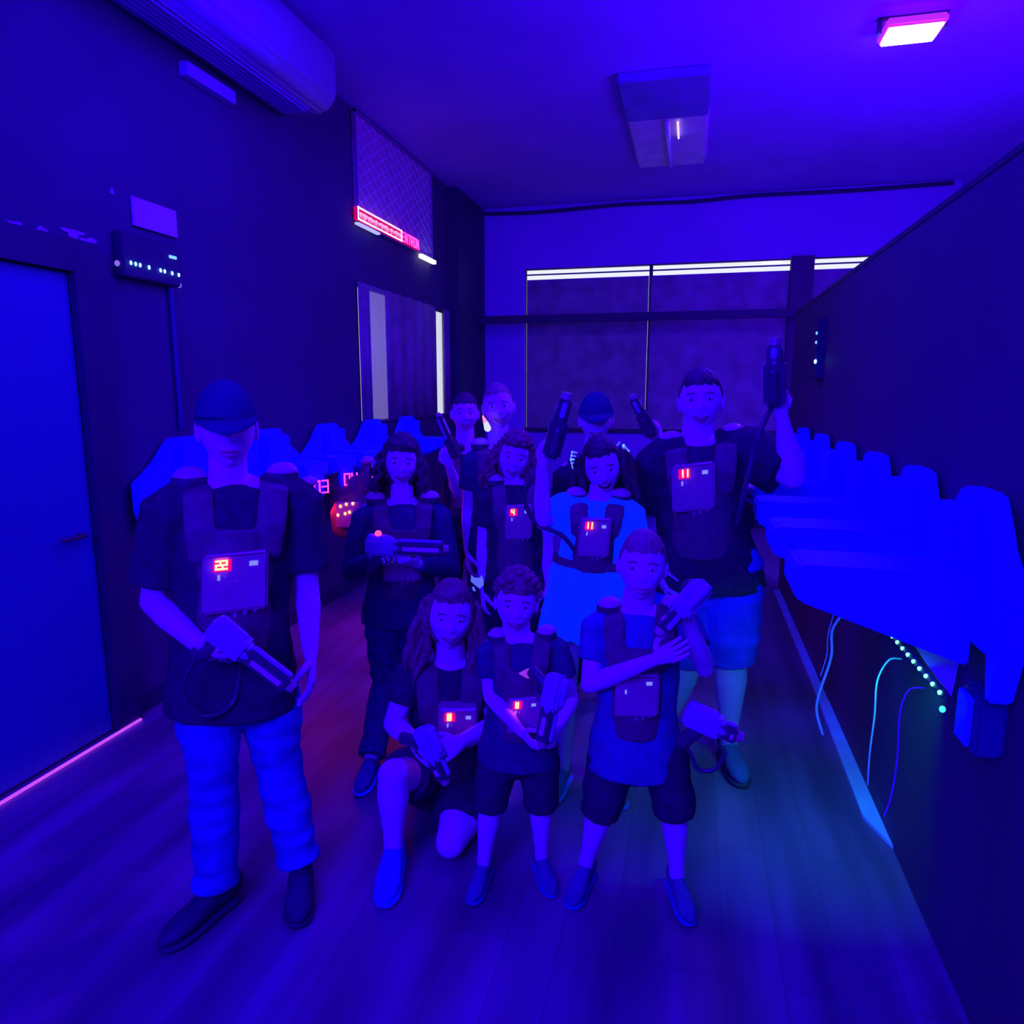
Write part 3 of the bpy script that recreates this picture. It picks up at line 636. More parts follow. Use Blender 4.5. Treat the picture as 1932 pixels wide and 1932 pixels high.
def person(label, Y, h, head, J, face=0, tilt=0, nod=0, hairst='short', hairm=None, cap=None, skin=None, shirt=M_black, sleeve='short', pants=M_jean,
           legs='long', shoes=None, smile=0, mopen=0, hands=None, bulk=1.0, vest=True, vest_opts=None, skirt=False, hemdrop=.06, voxel=.007, pitchfeet=None, knee_on_floor=None, pods=(1, 1)):
    """head = pixel of the head centre; J = joint overrides, each (px, py, Y) or a Vector. l/r are the left/right of the picture"""
    s = h/1.72; hm = hairm or M_hairD; skin = skin or M_skin
    hs = (s if h > 1.5 else s*(1+.28*(1.5-h)/.5))*1.07     # children have larger heads
    hc = at(head[0], head[1], Y)
    todir = V((CAM.x-hc.x, CAM.y-hc.y, 0)).normalized()
    rot = Matrix.Rotation(math.radians(face), 3, 'Z'); fw = rot @ todir; right = V((-fw.y, fw.x, 0)).normalized()   # picture right
    base = V((hc.x, hc.y, 0))
    def PP(px, py, y):      # point on the plane that faces the camera through the head, moved (Y - y) towards it
        d = ray(px, py); o0 = hc+todir*(Y-y); return CAM + d*((o0-CAM).dot(todir)/d.dot(todir))
    def g(k): 
        v = J.get(k); 
        if v is None: return None
        return v if isinstance(v, Vector) else PP(*v)
    neck = g('neck') or hc - V((0, 0, .165*hs)); 
    shl = g('shl') or neck - right*.185*s*bulk - V((0, 0, .035*s)); shr = g('shr') or neck + right*.185*s*bulk - V((0, 0, .035*s))
    shm = (shl+shr)/2; sw = (shr-shl).length/2
    hipm = g('hip') or V((shm.x, shm.y, .53*h)); hw = .095*s*bulk
    rr = (shr-shl).normalized()
    hipl = g('hipl') or hipm-right*hw; hipr = g('hipr') or hipm+right*hw
    up = (shm-hipm).normalized(); tf = rr.cross(up).normalized()
    anl = g('anl') or V((hipl.x, hipl.y, .085*s))-right*.03*s; anr = g('anr') or V((hipr.x, hipr.y, .085*s))+right*.03*s
    knl = g('knl') or (hipl+anl)/2+fw*.02; knr = g('knr') or (hipr+anr)/2+fw*.02
    ell = g('ell') or shl+V((0, 0, -.29*s))-right*.03*s; elr = g('elr') or shr+V((0, 0, -.29*s))+right*.03*s
    wrl = g('wrl') or ell+V((0, 0, -.24*s))+fw*.05*s; wrr = g('wrr') or elr+V((0, 0, -.24*s))+fw*.05*s
    root = empty('person', base, label, 'person')
    def loc(o): 
        o.parent = root; o.matrix_parent_inverse = Matrix.Translation(-base); return o
    class R: pass
    # --- body
    bm = bmesh.new(); q = s*bulk
    T = [(-.10, .13, .10), (.0, .165, .118), (.30, .140, .105), (.62, .160, .115), (.86, .165, .105), (1.0, .12, .08)]
    spine = lambda t: hipm.lerp(shm, t) + tf*(.01*math.sin(t*PI))*s
    tw = sw/.185
    def ring(t, w, d, k=1): 
        wx = (w*(1-t)*q + w*t*tw*.98) if 0 <= t <= 1 else w*q
        return spine(t), (wx*k, d*q*k)
    rs = [ring(*a) for a in T]; loft(bm, [a for a, b in rs], [b for a, b in rs], side=rr, seg=20)
    loft(bm, [shm-up*.03*s, neck, hc-V((0, 0, .05*hs))-fw*.01*hs], [.072*s*bulk, .056*hs*bulk**.6, .053*hs*bulk**.6], seg=14)
    for sh, el, wr in ((shl, ell, wrl), (shr, elr, wrr)):
        loft(bm, [sh.lerp(shm, .15), sh.lerp(el, .12), sh.lerp(el, .5), el], [.055*q, .054*q, .046*q, .038*q], seg=12)
        loft(bm, [el, el.lerp(wr, .3), el.lerp(wr, .75), wr], [.039*q, .042*q, .031*s, .025*s], seg=12)
    for hp, kn, an in ((hipl, knl, anl), (hipr, knr, anr)):
        loft(bm, [hp, hp.lerp(kn, .35), hp.lerp(kn, .8), kn], [.092*q, .085*q, .060*q, .056*q], seg=14)
        loft(bm, [kn, kn.lerp(an, .3), kn.lerp(an, .8), an], [.054*q, .058*q, .038*s, .036*s], seg=14)
    # hands
    bmf = bmesh.new(); hands = hands or {}
    for key, el, wr, sd in (('l', ell, wrl, 1), ('r', elr, wrr, -1)):
        o = hands.get(key, {}); d = o.get('d') or (wr-el); n = o.get('n') or (right*(1 if key == 'l' else -1)+fw*-.2)
        hand(bm, bmf, wr, d, n, o.get('side', sd), s*(1.0 if h > 1.4 else .97), o.get('curl', 30))
    body = loc(new_obj('body', bm, skin)); bake(body, voxel, 4)
    if len(body.data.polygons) == 0: print('EMPTY BODY', label)
    # head joins the same mesh
    upv = V((0, 0, 1)); fh = (Matrix.Rotation(math.radians(J.get('headyaw', 0)), 3, 'Z') @ fw)
    rightH = V((-fh.y, fh.x, 0)); HM = frame_mtx(hc, -rightH, fh, upv) @ Matrix.Rotation(math.radians(tilt), 4, 'Y') @ Matrix.Rotation(math.radians(-nod), 4, 'X')
    # local frame must be right handed: x = y cross z
    xh = fh.cross(upv); HM = frame_mtx(hc, xh, fh, upv) @ Matrix.Rotation(math.radians(tilt), 4, 'Y') @ Matrix.Rotation(math.radians(-nod), 4, 'X')
    add_head(bmf, HM, hs, smile, mopen); bmesh.ops.recalc_face_normals(bmf, faces=bmf.faces)
    b2 = bmesh.new(); b2.from_mesh(body.data); me_t = bpy.data.meshes.new('t'); bmf.to_mesh(me_t); bmf.free(); b2.from_mesh(me_t); b2.to_mesh(body.data); b2.free(); bpy.data.meshes.remove(me_t)
    for p in body.data.polygons: p.use_smooth = True
    def bodychild(fnc, *a, **k): 
        before = set(COL.objects); fnc(*a, **k)
        for o in set(COL.objects)-before:
            if o.parent is None: loc(o)
    def PB(f, *a, **k):
        before = {o.name for o in bpy.data.objects}; f(None, *a, **k)
        for o in list(bpy.data.objects):
            if o.name not in before and o.parent is None: loc(o)
    PB(face_parts, HM, hs, smile, mopen); PB(hair, HM, hs, hairst, hm)
    if cap: PB(cap_hat, HM, hs, cap)
    # --- shirt
    bm = bmesh.new(); e = 1.10
    Ts = [(-hemdrop*3, .196, .146), (.0, .184, .134), (.30, .156, .118), (.62, .166, .122), (.86, .168, .112), (1.0, .135, .088), (1.06, .085, .066)]
    rs = []
    for (t, w, d) in Ts:
        c, (wx, dy) = ring(t, w, d); rs.append((c, (wx*1.05+.006, dy*1.04+.006)))
    rs[-1] = (shm+up*.046*s, (.072*s*bulk, .066*s*bulk)); loft(bm, [a for a, b in rs], [b for a, b in rs], side=rr, seg=24, cap='flat')
    for sh, el, wr in ((shl, ell, wrl), (shr, elr, wrr)):
        if sleeve == 'long':
            loft(bm, [sh.lerp(shm, .25), sh.lerp(el, .12), sh.lerp(el, .6), el], [.066*q, .067*q, .060*q, .052*q], seg=14)
            loft(bm, [el, el.lerp(wr, .5), el.lerp(wr, .9)], [.052*q, .050*q, .040*q], seg=14, cap='r0')
        else:
            f = {'short': .62, 'wide': .8}[sleeve]; k = 1.0 if sleeve == 'short' else 1.25
            loft(bm, [sh.lerp(shm, .3), sh.lerp(el, .10), sh.lerp(el, f)], [.066*q*k, .070*q*k, .068*q*k], seg=16, cap='r0')
    so = loc(new_obj('shirt', bm, shirt)); bake(so, voxel, 5)
    # wrinkles
    displace(so, lambda c: noise.noise(V((c.x*9, c.y*9, c.z*16)))*.006*s)
    bm = bmesh.new(); rp = []
    for k in range(25):
        a = 2*PI*k/24; rp.append(shm+up*(.046*s-.02*s*max(0, -math.sin(a)))+rr*math.cos(a)*.072*s*bulk-tf*math.sin(a)*.066*s*bulk)
    loft(bm, rp, [.006*s]*25, seg=8); c = loc(new_obj('collar', bm, shirt, smooth=True)); c.parent = so; c.matrix_parent_inverse = so.matrix_basis.inverted()
    # --- trousers
    bm = bmesh.new()
    if skirt:
        c0 = hipm+up*.06*s; loft(bm, [c0, hipm, hipm-V((0, 0, .10*s)), hipm-V((0, 0, .30*s))], [(.155*q, .115*q), (.185*q, .13*q), (.215*q, .16*q), (.25*q, .20*q)], side=rr, seg=32, cap='flat')
    else:
        loft(bm, [hipm+up*.07*s, hipm, hipm-up*.08*s], [(.146*q, .106*q), (.166*q, .118*q), (.165*q, .117*q)], side=rr, seg=20)
        for hp, kn, an in ((hipl, knl, anl), (hipr, knr, anr)):
            if legs == 'long':
                loft(bm, [hp, hp.lerp(kn, .35), hp.lerp(kn, .85), kn, kn.lerp(an, .4), kn.lerp(an, .8), kn.lerp(an, .97)], [.104*q, .100*q, .080*q, .076*q, .074*q, .068*q, .072*q], seg=18, cap='r0')
            elif legs == 'knee':
                loft(bm, [hp, hp.lerp(kn, .4), hp.lerp(kn, .95), kn.lerp(an, .10)], [.106*q, .105*q, .092*q, .090*q], seg=18, cap='r0')
            else:
                loft(bm, [hp, hp.lerp(kn, .35), hp.lerp(kn, .72)], [.106*q, .105*q, .098*q], seg=18, cap='r0')
    po = loc(new_obj('skirt' if skirt else ('trousers' if legs == 'long' else 'shorts'), bm, pants)); bake(po, voxel, 3)
    displace(po, (lambda c: .010*math.sin(math.atan2(c.x-hipm.x, c.y-hipm.y)*14)*max(0, (hipm.z-c.z)/.3)) if skirt else (lambda c: noise.noise(V((c.x*7, c.y*7, c.z*22)))*.011*s))
    if skirt:
        bm = bmesh.new(); c0 = hipm+up*.045*s; loft(bm, [c0, c0+up*.035*s], [(.192*q, .150*q), (.188*q, .146*q)], side=rr, seg=32, cap='flat'); loc(new_obj('belt', bm, M_vest, smooth=False))
    # --- shoes
    shoes = shoes or (M_shoe, M_trim); pf = pitchfeet or {}
    for k, an, sg in (('l', anl, -1), ('r', anr, 1)):
        td = J.get('toe'+k) or (fw+right*sg*.25); flat = an.z < .13*s+.03
        before = {o.name for o in bpy.data.objects}; shoe(None, an, td, s*1.0, shoes[0], shoes[1], flat, pf.get(k, 0))
        for o in list(bpy.data.objects):
            if o.name not in before and o.parent is None: loc(o)
    # --- vest
    if vest:
        vo = vest_opts or {}
        before = {o.name for o in bpy.data.objects}
        bm = bmesh.new(); ts = [(.14, .150, .118), (.30, .150, .122), (.62, .158, .124), (.84, .150, .118)]
        rs = []
        for (t, w, d) in ts:
            c, (wx, dy) = ring(t, w, d); rs.append((c, (wx*.92, dy*1.06+.026*s)))
        loft(bm, [a for a, b in rs], [b for a, b in rs], side=rr, seg=26, cap='flat')
        for sx in (-1, 1):
            pts = []; 
            for (t, f, u) in ((.70, .100, .40), (.86, .105, .46), (1.0, .070, .50), (1.06, .0, .50), (1.0, -.075, .50), (.80, -.11, .44)):
                extra = .02 if abs(f) > .01 else .012
                pts.append(hipm.lerp(shm, t)+up*(.018*s if t > .95 else 0)+rr*sx*sw*u*1.18+tf*(f*q+math.copysign(extra*s, f) if f else 0))
            loft(bm, pts, [(.046*s, .016*s)]*6, side=rr, seg=14)
        vob = new_obj('vest', bm, M_vest); bake(vob, voxel, 4)
        # frame at the chest front
        tc = vo.get('tc', .52); cpos, (wx, dy) = ring(tc, .150, .122); fr = cpos+tf*(dy*1.06+.026*s)
        fr = fr+rr*vo.get('dx', 0)*s; VM = frame_mtx(fr, rr, -tf, up)    # local: x right, -y out, z up
        kk = sw/.185
        bm = bmesh.new(); bx(bm, (-.092*kk, -.016*s, -.090*s), (.092*kk, .05*s, .088*s), VM, bevel=.008*s); cp = new_obj('chest_panel', bm, M_plate, vob)
        bm = bmesh.new(); bx(bm, (-.08*kk, -.019*s, .0855*s), (.082*kk, -.004*s, .0885*s), VM); new_obj('panel_edge', bm, M_slot, vob)
        if vo.get('digits', '11'):
            bm = bmesh.new(); digits(bm, vo.get('digits', '11'), VM @ Matrix.Translation((-.038*kk, -.018*s, .058*s)), .024*s, .005*s); new_obj('red_digits', bm, M_redhot, vob)
            bm = bmesh.new(); bx(bm, (-.062*kk, -.0168*s, .038*s), (-.012*kk, -.0158*s, .074*s), VM); new_obj('display_window', bm, mat('display_red', (.5, .02, .08), .4, 0, 5, emit=(1, .0, .05), est=1.0), vob)
        bm = bmesh.new(); bx(bm, (.038*kk, -.018*s, .048*s), (.062*kk, -.0158*s, .062*s), VM); new_obj('label_sticker', bm, M_sticker, vob)
        bm = bmesh.new(); bx(bm, (-.05*kk, -.018*s, .012*s), (-.043*kk, -.0158*s, .028*s), VM); new_obj('button', bm, M_sticker, vob)
        for (a, b) in ((-.028, .02), (.004, .004), (0, -.016), (.006, -.034), (.055, -.05)):
            bm = bmesh.new(); sphere(bm, (a*kk, -.017*s, b*s), (.0028*s,)*3, VM, 8, 6); new_obj('screw', bm, M_slot, vob)
        for i in range(3):
            bm = bmesh.new(); bx(bm, ((-.005+.028*i)*kk, -.006*s, (-.112+.006*i)*s), ((.008+.028*i)*kk, .01*s, (-.094+.006*i)*s), VM, bevel=.003*s); new_obj('buckle', bm, M_plate, vob)
        for i, sx in enumerate((-1, 1)):
            if not pods[i]: continue
            pc = shm+rr*sx*sw*.74+up*.058*s+tf*.012*s; PM = frame_mtx(pc, rr, -tf, up)
            bm = bmesh.new(); 
            loft(bm, [PM @ V((0, 0, -.012*s)), PM @ V((0, 0, .012*s))], [(.052*s, .046*s)]*2, side=rr, seg=20, cap='flat'); pb = new_obj('shoulder_pod', bm, M_gun, vob, smooth=False)
            bm = bmesh.new(); sphere(bm, (0, 0, .012*s), (.050*s, .046*s, .036*s), PM, 22, 12, 0, lambda d, p: V((p.x, p.y, max(p.z, -.002)))); new_obj('pod_dome', bm, M_pod, vob, smooth=True)
        for o in list(bpy.data.objects):
            if o.name not in before and o.parent is None: loc(o)
    info = dict(root=root, shm=shm, hipm=hipm, wrl=wrl, wrr=wrr, tf=tf, rr=rr, up=up, s=s, ell=ell, elr=elr, fw=fw, right=right, loc=loc, hc=hc, HM=HM, P=PP)
    return info
def phaser(label, rear, tip, upv=V((0, 0, 1)), s=1.0, cord=None, led=False, hm=None):
    """hand-held phaser from rear to tip (world points)"""
    rear = V(rear); tip = V(tip); d = (tip-rear); L = d.length; M0 = look_mtx((0, 0, 0), d, upv); root = empty('phaser', rear, label, 'toy phaser', 'hand-held phasers')
    k = s; M = M0
    bm = bmesh.new()
    bx(bm, (-.028*k, 0, -.034*k), (.028*k, .125*k, .036*k), M, bevel=.010*k); loft(bm, [M @ V((0, .115*k, 0)), M @ V((0, .15*k, 0))], [(.024*k, .028*k), (.018*k, .022*k)], side=M.to_3x3() @ V((1, 0, 0)), seg=14)
    loft(bm, [M @ V((0, .02*k, .036*k)), M @ V((0, .09*k, .036*k))], [.016*k, .013*k], seg=12)
    new_obj('housing', bm, hm or M_gunlite, root)
    bm = bmesh.new(); bx(bm, (-.020*k, .11*k, -.026*k), (.020*k, max(L, .15*k), .024*k), M, bevel=.006*k); br = new_obj('barrel', bm, M_gun, root)
    for sx in (-1, 1):
        bm = bmesh.new(); bx(bm, (sx*.0205*k-.001, .15*k, -.011*k), (sx*.0205*k+.001, max(L-.02, .16*k), .006*k), M, bevel=.0008); new_obj('side_slot', bm, M_slot, br)
    bm = bmesh.new(); bx(bm, (-.008*k, .13*k, .024*k), (.008*k, max(L-.01, .14*k), .034*k), M, bevel=.003*k); new_obj('top_rail', bm, M_gunlite, root)
    bm = bmesh.new(); loft(bm, [M @ V((0, L-.002, 0)), M @ V((0, L+.018*k, 0))], [.019*k, .015*k], seg=16, cap='flat'); new_obj('emitter', bm, M_plate, root)
    bm = bmesh.new(); loft(bm, [M @ V((0, .055*k, -.03*k)), M @ V((0, .035*k, -.07*k)), M @ V((0, .02*k, -.10*k))], [(.016*k, .024*k), (.017*k, .023*k), (.018*k, .025*k)], side=M.to_3x3() @ V((1, 0, 0)), seg=14); new_obj('grip', bm, M_gun, root, smooth=True)
    bm = bmesh.new(); loft(bm, [M @ V((0, .10*k, -.03*k)), M @ V((0, .105*k, -.055*k)), M @ V((0, .08*k, -.07*k)), M @ V((0, .04*k, -.068*k))], [.005*k]*4, seg=8); new_obj('trigger_guard', bm, M_gun, root, smooth=True)
    if led:
        bm = bmesh.new(); sphere(bm, (.0*k, .05*k, .052*k), (.014*k,)*3, M, 12, 8); new_obj('status_light', bm, M_red, root, smooth=True)
    if cord:
        pts = [M @ V((0, .020*k, -.10*k))]+[V(c)-rear for c in cord]; tube_obj('cord', pts, .0075*k, M_gun, root)
    return root
# ------------------------------------------------------------------ the people
Vz = V((0, 0, 1))
def G(px, py, z): return atz(px, py, z)
# tall man in a cap, left
m1 = person('man in a dark cap, black tee and jeans standing far left with a phaser', 1.92, 1.70, (428, 808), dict(
    neck=(430, 905, 1.95), shl=(324, 945, 1.95), shr=(560, 930, 1.95), hip=(440, 1265, 1.93), hipl=(393, 1290, 1.93), hipr=(500, 1285, 1.94),
    ell=(288, 1135, 1.98), wrl=(395, 1232, 1.72), elr=(580, 1105, 1.95), wrr=(586, 1235, 1.86),
    knl=(402, 1470, 1.84), knr=(528, 1455, 1.90), anl=G(408, 1672, .09), anr=G(566, 1628, .09), toel=V((-.20, -.8, 0)), toer=V((.42, -.8, 0))),
    hairst='cap', cap=M_cap, sleeve='wide', shirt=M_black, pants=M_jean, hemdrop=.07, bulk=1.0, voxel=.006,
    hands=dict(l=dict(n=V((.2, .3, 1)), d=V((.8, -.35, .15)), curl=55), r=dict(curl=22)), vest_opts=dict(digits='22', tc=.58))
phaser('toy phaser pointing down to the right in the hands of the man in the cap', m1['P'](398, 1180, 1.64), m1['P'](545, 1292, 1.56), V((.5, 0, 1)), 1.0, cord=[m1['P'](345, 1300, 1.72), m1['P'](380, 1352, 1.74), m1['P'](440, 1325, 1.78), m1['P'](455, 1230, 1.80)])
# curly haired girl in navy
p2 = person('curly-haired girl in a navy top and patterned trousers holding a phaser across her waist', 2.95, 1.48, (757, 873), dict(
    shl=(690, 965, 2.95), shr=(828, 962, 2.95), hip=(757, 1140, 2.95), ell=(662, 1080, 2.93), wrl=(712, 1050, 2.69), elr=(852, 1075, 2.93), wrr=(782, 1062, 2.69),
    knl=(728, 1290, 2.91), knr=(790, 1290, 2.91), anl=G(700, 1430, .08), anr=G(800, 1440, .08)), tilt=-4, hairst='curly', hairm=M_hairD, shirt=M_navy, sleeve='long', pants=M_plaid, smile=.5,
    hands=dict(l=dict(curl=60, n=V((.3, .2, -.9))), r=dict(curl=60, n=V((-.3, .2, .9)))), shoes=(M_shoeg, M_shoew), vest_opts=dict(digits=''))
phaser('toy phaser held level across the waist of the curly-haired girl in navy', p2['P'](690, 1030, 2.62), p2['P'](838, 1036, 2.57), Vz, 1.0, led=True)
# boy in the back, dark hair
p3 = person('dark-haired boy at the back beside the smiling woman, phaser raised', 4.05, 1.62, (877, 780), dict(
    shl=(838, 868, 4.05), shr=(918, 862, 4.05), ell=(868, 935, 3.92), wrl=(848, 880, 3.80)), hairst='short', shirt=M_black, sleeve='short', pants=M_navy, smile=.6, vest=True, vest_opts=dict(digits=''), pods=(0, 1),
    hands=dict(l=dict(curl=60, d=V((-.2, -.1, 1)), n=V((0, .4, .3)))), voxel=.009)
phaser('toy phaser pointing up in front of the bright window gap, held by the dark-haired boy', p3['P'](862, 862, 3.74), p3['P'](828, 785, 3.70), V((-.3, -1, .3)), .9, hm=M_gun)
# smiling woman with light hair
p4 = person('smiling light-haired woman standing at the back against the pale wall strip', 3.70, 1.66, (940, 768), dict(
    shl=(893, 862, 3.70), shr=(995, 858, 3.70)), hairst='bun', hairm=M_hairL, shirt=M_navy, pants=M_navy, smile=1, vest=True, vest_opts=dict(digits=''), voxel=.009, tilt=6)
# glowing shoulder ornament
bm = bmesh.new(); P = at(917, 803, 3.55)
M_orn = mat('multicolour_led', (1, .6, .6), .4, 0, 5, emit=(.7, .75, .6), est=1.0)
loft(bm, [at(917, 799, 3.55), at(920, 808, 3.55)], [.014, .018], seg=10); nm = new_obj('glowing_patch', bm, M_orn, smooth=True); nm.parent = p4['root']; nm.matrix_parent_inverse = Matrix.Translation(-p4['root'].location)
bm = bmesh.new(); loft(bm, [at(911, 785, 3.55), at(916, 797, 3.55)], [.004, .013], seg=10); nm = new_obj('glowing_tip', bm, mat('coral_led', (1, .3, .2), .4, 0, 5, emit=(1, .25, .2), est=1.2), smooth=True); nm.parent = p4['root']; nm.matrix_parent_inverse = Matrix.Translation(-p4['root'].location)
# curly child in the middle row
p5 = person('curly-haired child laughing in the middle row, left of the girl in white', 3.15, 1.45, (970, 864), dict(
    shl=(922, 930, 3.15), shr=(1022, 924, 3.15), hip=(970, 1110, 3.15)), tilt=-12, hairst='curly', hairm=M_hairB, shirt=M_black, pants=M_black, legs='knee', smile=1, voxel=.009, vest_opts=dict(digits='4', tc=.74, dx=.02), shoes=(M_shoeg, M_trim))
# kid with cap behind the girl in white
p6 = person('bearded person in a dark cap and printed black tee behind the girl in white', 3.66, 1.66, (1124, 792), dict(
    shl=(1068, 888, 3.66), shr=(1185, 882, 3.66), elr=(1222, 930, 3.56), wrr=(1232, 838, 3.44)), nod=0, hairst='cap', cap=M_cap, shirt=M_black, pants=M_black, voxel=.009, vest=False, bulk=1.0,
    hands=dict(r=dict(curl=70, d=V((.05, -.1, 1)), n=V((-.6, .6, .3)))), smile=.3)
phaser('toy phaser raised beside the head of the capped person at the back', p6['P'](1232, 822, 3.38), p6['P'](1195, 752, 3.36), V((-.3, -1, .3)), 1.0, cord=[p6['P'](1222, 900, 3.40), p6['P'](1212, 985, 3.46)], hm=M_gun)
bm = bmesh.new()
def ptext(s_, px, py, ang, h):
    o = at(px, py, 3.485); M = frame_mtx(o, V((1, 0, 0)), V((0, 1, 0)), Vz) @ Matrix.Rotation(math.radians(ang), 4, 'Y'); letters(bm, s_, M, h, .2)
ptext('E', 1077, 866, 10, .036); ptext('E', 1080, 880, -15, .032); ptext('D', 1083, 894, -10, .034)
ptext('I', 1160, 842, 40, .03); ptext('D', 1168, 862, 20, .06)
ptext('C', 1152, 920, -20, .03); ptext('R', 1160, 916, -10, .042); ptext('E', 1170, 913, 0, .034); ptext('N', 1179, 912, 5, .034)
o = new_obj('shirt_print', bm, M_text); o.parent = p6['root']; o.matrix_parent_inverse = Matrix.Translation(-p6['root'].location)
# laughing girl in white
p7 = person('laughing girl in a glowing white shirt and skirt with one arm raised', 2.78, 1.42, (1136, 878), dict(
    shl=(1070, 958, 2.78), shr=(1183, 962, 2.78), hip=(1115, 1080, 2.78), ell=(1024, 985, 2.68), wrl=(1022, 878, 2.60), elr=(1200, 1060, 2.78), wrr=(1190, 1130, 2.76)), tilt=10, nod=14,
    hairst='long', hairm=M_hairD, shirt=M_whitecloth, sleeve='wide', pants=M_whitecloth, skirt=True, mopen=1, smile=.5,
    hands=dict(l=dict(curl=70, d=V((.15, -.1, 1)), n=V((.6, .6, .1)))), vest_opts=dict(digits='11', tc=.66), shoes=(M_shoeg, M_shoew))
phaser('dark toy phaser held high in the raised hand of the girl in white', p7['P'](1038, 862, 2.54), p7['P'](1068, 752, 2.52), V((.3, -1, .2)), 1.15, cord=[p7['P'](1005, 900, 2.62), p7['P'](990, 940, 2.64), p7['P'](1010, 985, 2.66), p7['P'](1060, 1010, 2.66), p7['P'](1088, 1045, 2.68)], hm=M_gun)
# big man
p8 = person('big man in a black tee and pale shorts raising a phaser on the right', 3.12, 1.80, (1322, 756), dict(
    neck=(1316, 822, 3.12), shl=(1246, 864, 3.12), shr=(1402, 846, 3.12), hip=(1325, 1065, 3.12), elr=(1497, 900, 3.02), wrr=(1474, 785, 2.94), ell=(1232, 975, 3.20), wrl=(1245, 1070, 3.05),
    knl=(1300, 1230, 3.06), knr=(1378, 1225, 3.06)), hairst='short', shirt=M_black, sleeve='wide', pants=M_khaki, legs='knee', bulk=1.2, smile=.6, tilt=3,
    hands=dict(r=dict(curl=70, d=V((-.15, -.1, 1)), n=V((-.5, .6, .2)))), vest_opts=dict(digits='11', tc=.76, dx=-.03), shoes=(M_shoeg, M_trim))
phaser('toy phaser held highest by the big man in front of the partition', p8['P'](1462, 765, 2.90), p8['P'](1462, 650, 2.88), V((-.2, -1, 0)), 1.35, cord=[p8['P'](1440, 800, 2.78), p8['P'](1420, 860, 2.76), p8['P'](1402, 940, 2.76), p8['P'](1390, 990, 2.80)], hm=M_gun)
# boy in front right
p10 = person('boy with short hair and a V-neck shirt standing front right, two arms across his chest', 2.12, 1.26, (1212, 1066), dict(
    neck=(1200, 1150, 2.16), shl=(1128, 1170, 2.16), shr=(1288, 1166, 2.16), hip=(1198, 1400, 2.16), ell=(1112, 1292, 2.10), wrl=(1238, 1243, 1.92), elr=(1330, 1260, 2.06), wrr=(1300, 1178, 1.94),
    hipl=(1158, 1410, 2.16), hipr=(1250, 1410, 2.16), knl=(1135, 1520, 2.14), knr=(1272, 1520, 2.14), anl=G(1105, 1630, .07), anr=G(1278, 1652, .07)), hairst='short', hairm=M_hairL, shirt=M_khaki if False else mat('blue_cotton', (.06, .1, .30), .85, .15, 20), pants=M_black, legs='knee',
    tilt=-3, hands=dict(l=dict(curl=12, n=V((0, 1, 0))), r=dict(curl=60, n=V((-.5, .5, 0)), d=V((-.3, -.1, 1)))), vest_opts=dict(digits=''), shoes=(M_shoeg, M_jean), hemdrop=.07, voxel=.006)
phaser('toy phaser with a lilac side slot held up by the boy front right', p10['P'](1330, 1100, 1.90), p10['P'](1248, 1190, 1.84), V((1, 0, 1)), .9)
phaser('toy phaser hanging at the right hip of the boy front right, cord looped below', p10['P'](1292, 1345, 1.98), p10['P'](1392, 1388, 1.94), Vz, .9, cord=[p10['P'](1302, 1420, 1.98), p10['P'](1318, 1452, 1.98), p10['P'](1350, 1450, 1.98), p10['P'](1368, 1420, 1.98)])
# curly kid in front
p11 = person('small curly-haired child standing front centre with a phaser held down', 2.16, 1.12, (974, 1136), dict(
    shl=(922, 1222, 2.16), shr=(1046, 1215, 2.16), hip=(978, 1400, 2.16), hipl=(946, 1405, 2.16), hipr=(1015, 1405, 2.16), ell=(925, 1312, 2.12), wrl=(985, 1382, 1.98), elr=(1078, 1320, 2.12), wrr=(1052, 1375, 1.98),
    knl=(926, 1510, 2.12), knr=(1020, 1510, 2.14), anl=G(912, 1630, .06), anr=G(1022, 1618, .06)), tilt=-5, hairst='kid', hairm=M_hairB, shirt=M_navy, pants=M_black, legs='knee', smile=.3,
    hands=dict(l=dict(curl=50, n=V((.2, .8, .5))), r=dict(curl=60, n=V((-.5, .5, 0)))), vest_opts=dict(digits='8', tc=.44, dx=.02), shoes=(M_shoeg, M_jean), voxel=.006)
phaser('toy phaser pointing down in the hands of the small child front centre', p11['P'](1052, 1272, 1.92), p11['P'](1024, 1400, 1.88), V((1, -.3, .3)), .85, cord=None)
bm = bmesh.new(); M = frame_mtx(at(995, 1266, 1.985), V((1, 0, 0)), V((0, 1, 0)), Vz); prism(bm, [V((-.025, 0, -.008)), V((.0, 0, -.02)), V((.022, 0, -.018)), V((.02, 0, .016)), V((.0, 0, .008))], (0, -1, 0), .008, M)
o = new_obj('badge', bm, M_badge); o.parent = p11['root']; o.matrix_parent_inverse = Matrix.Translation(-p11['root'].location)
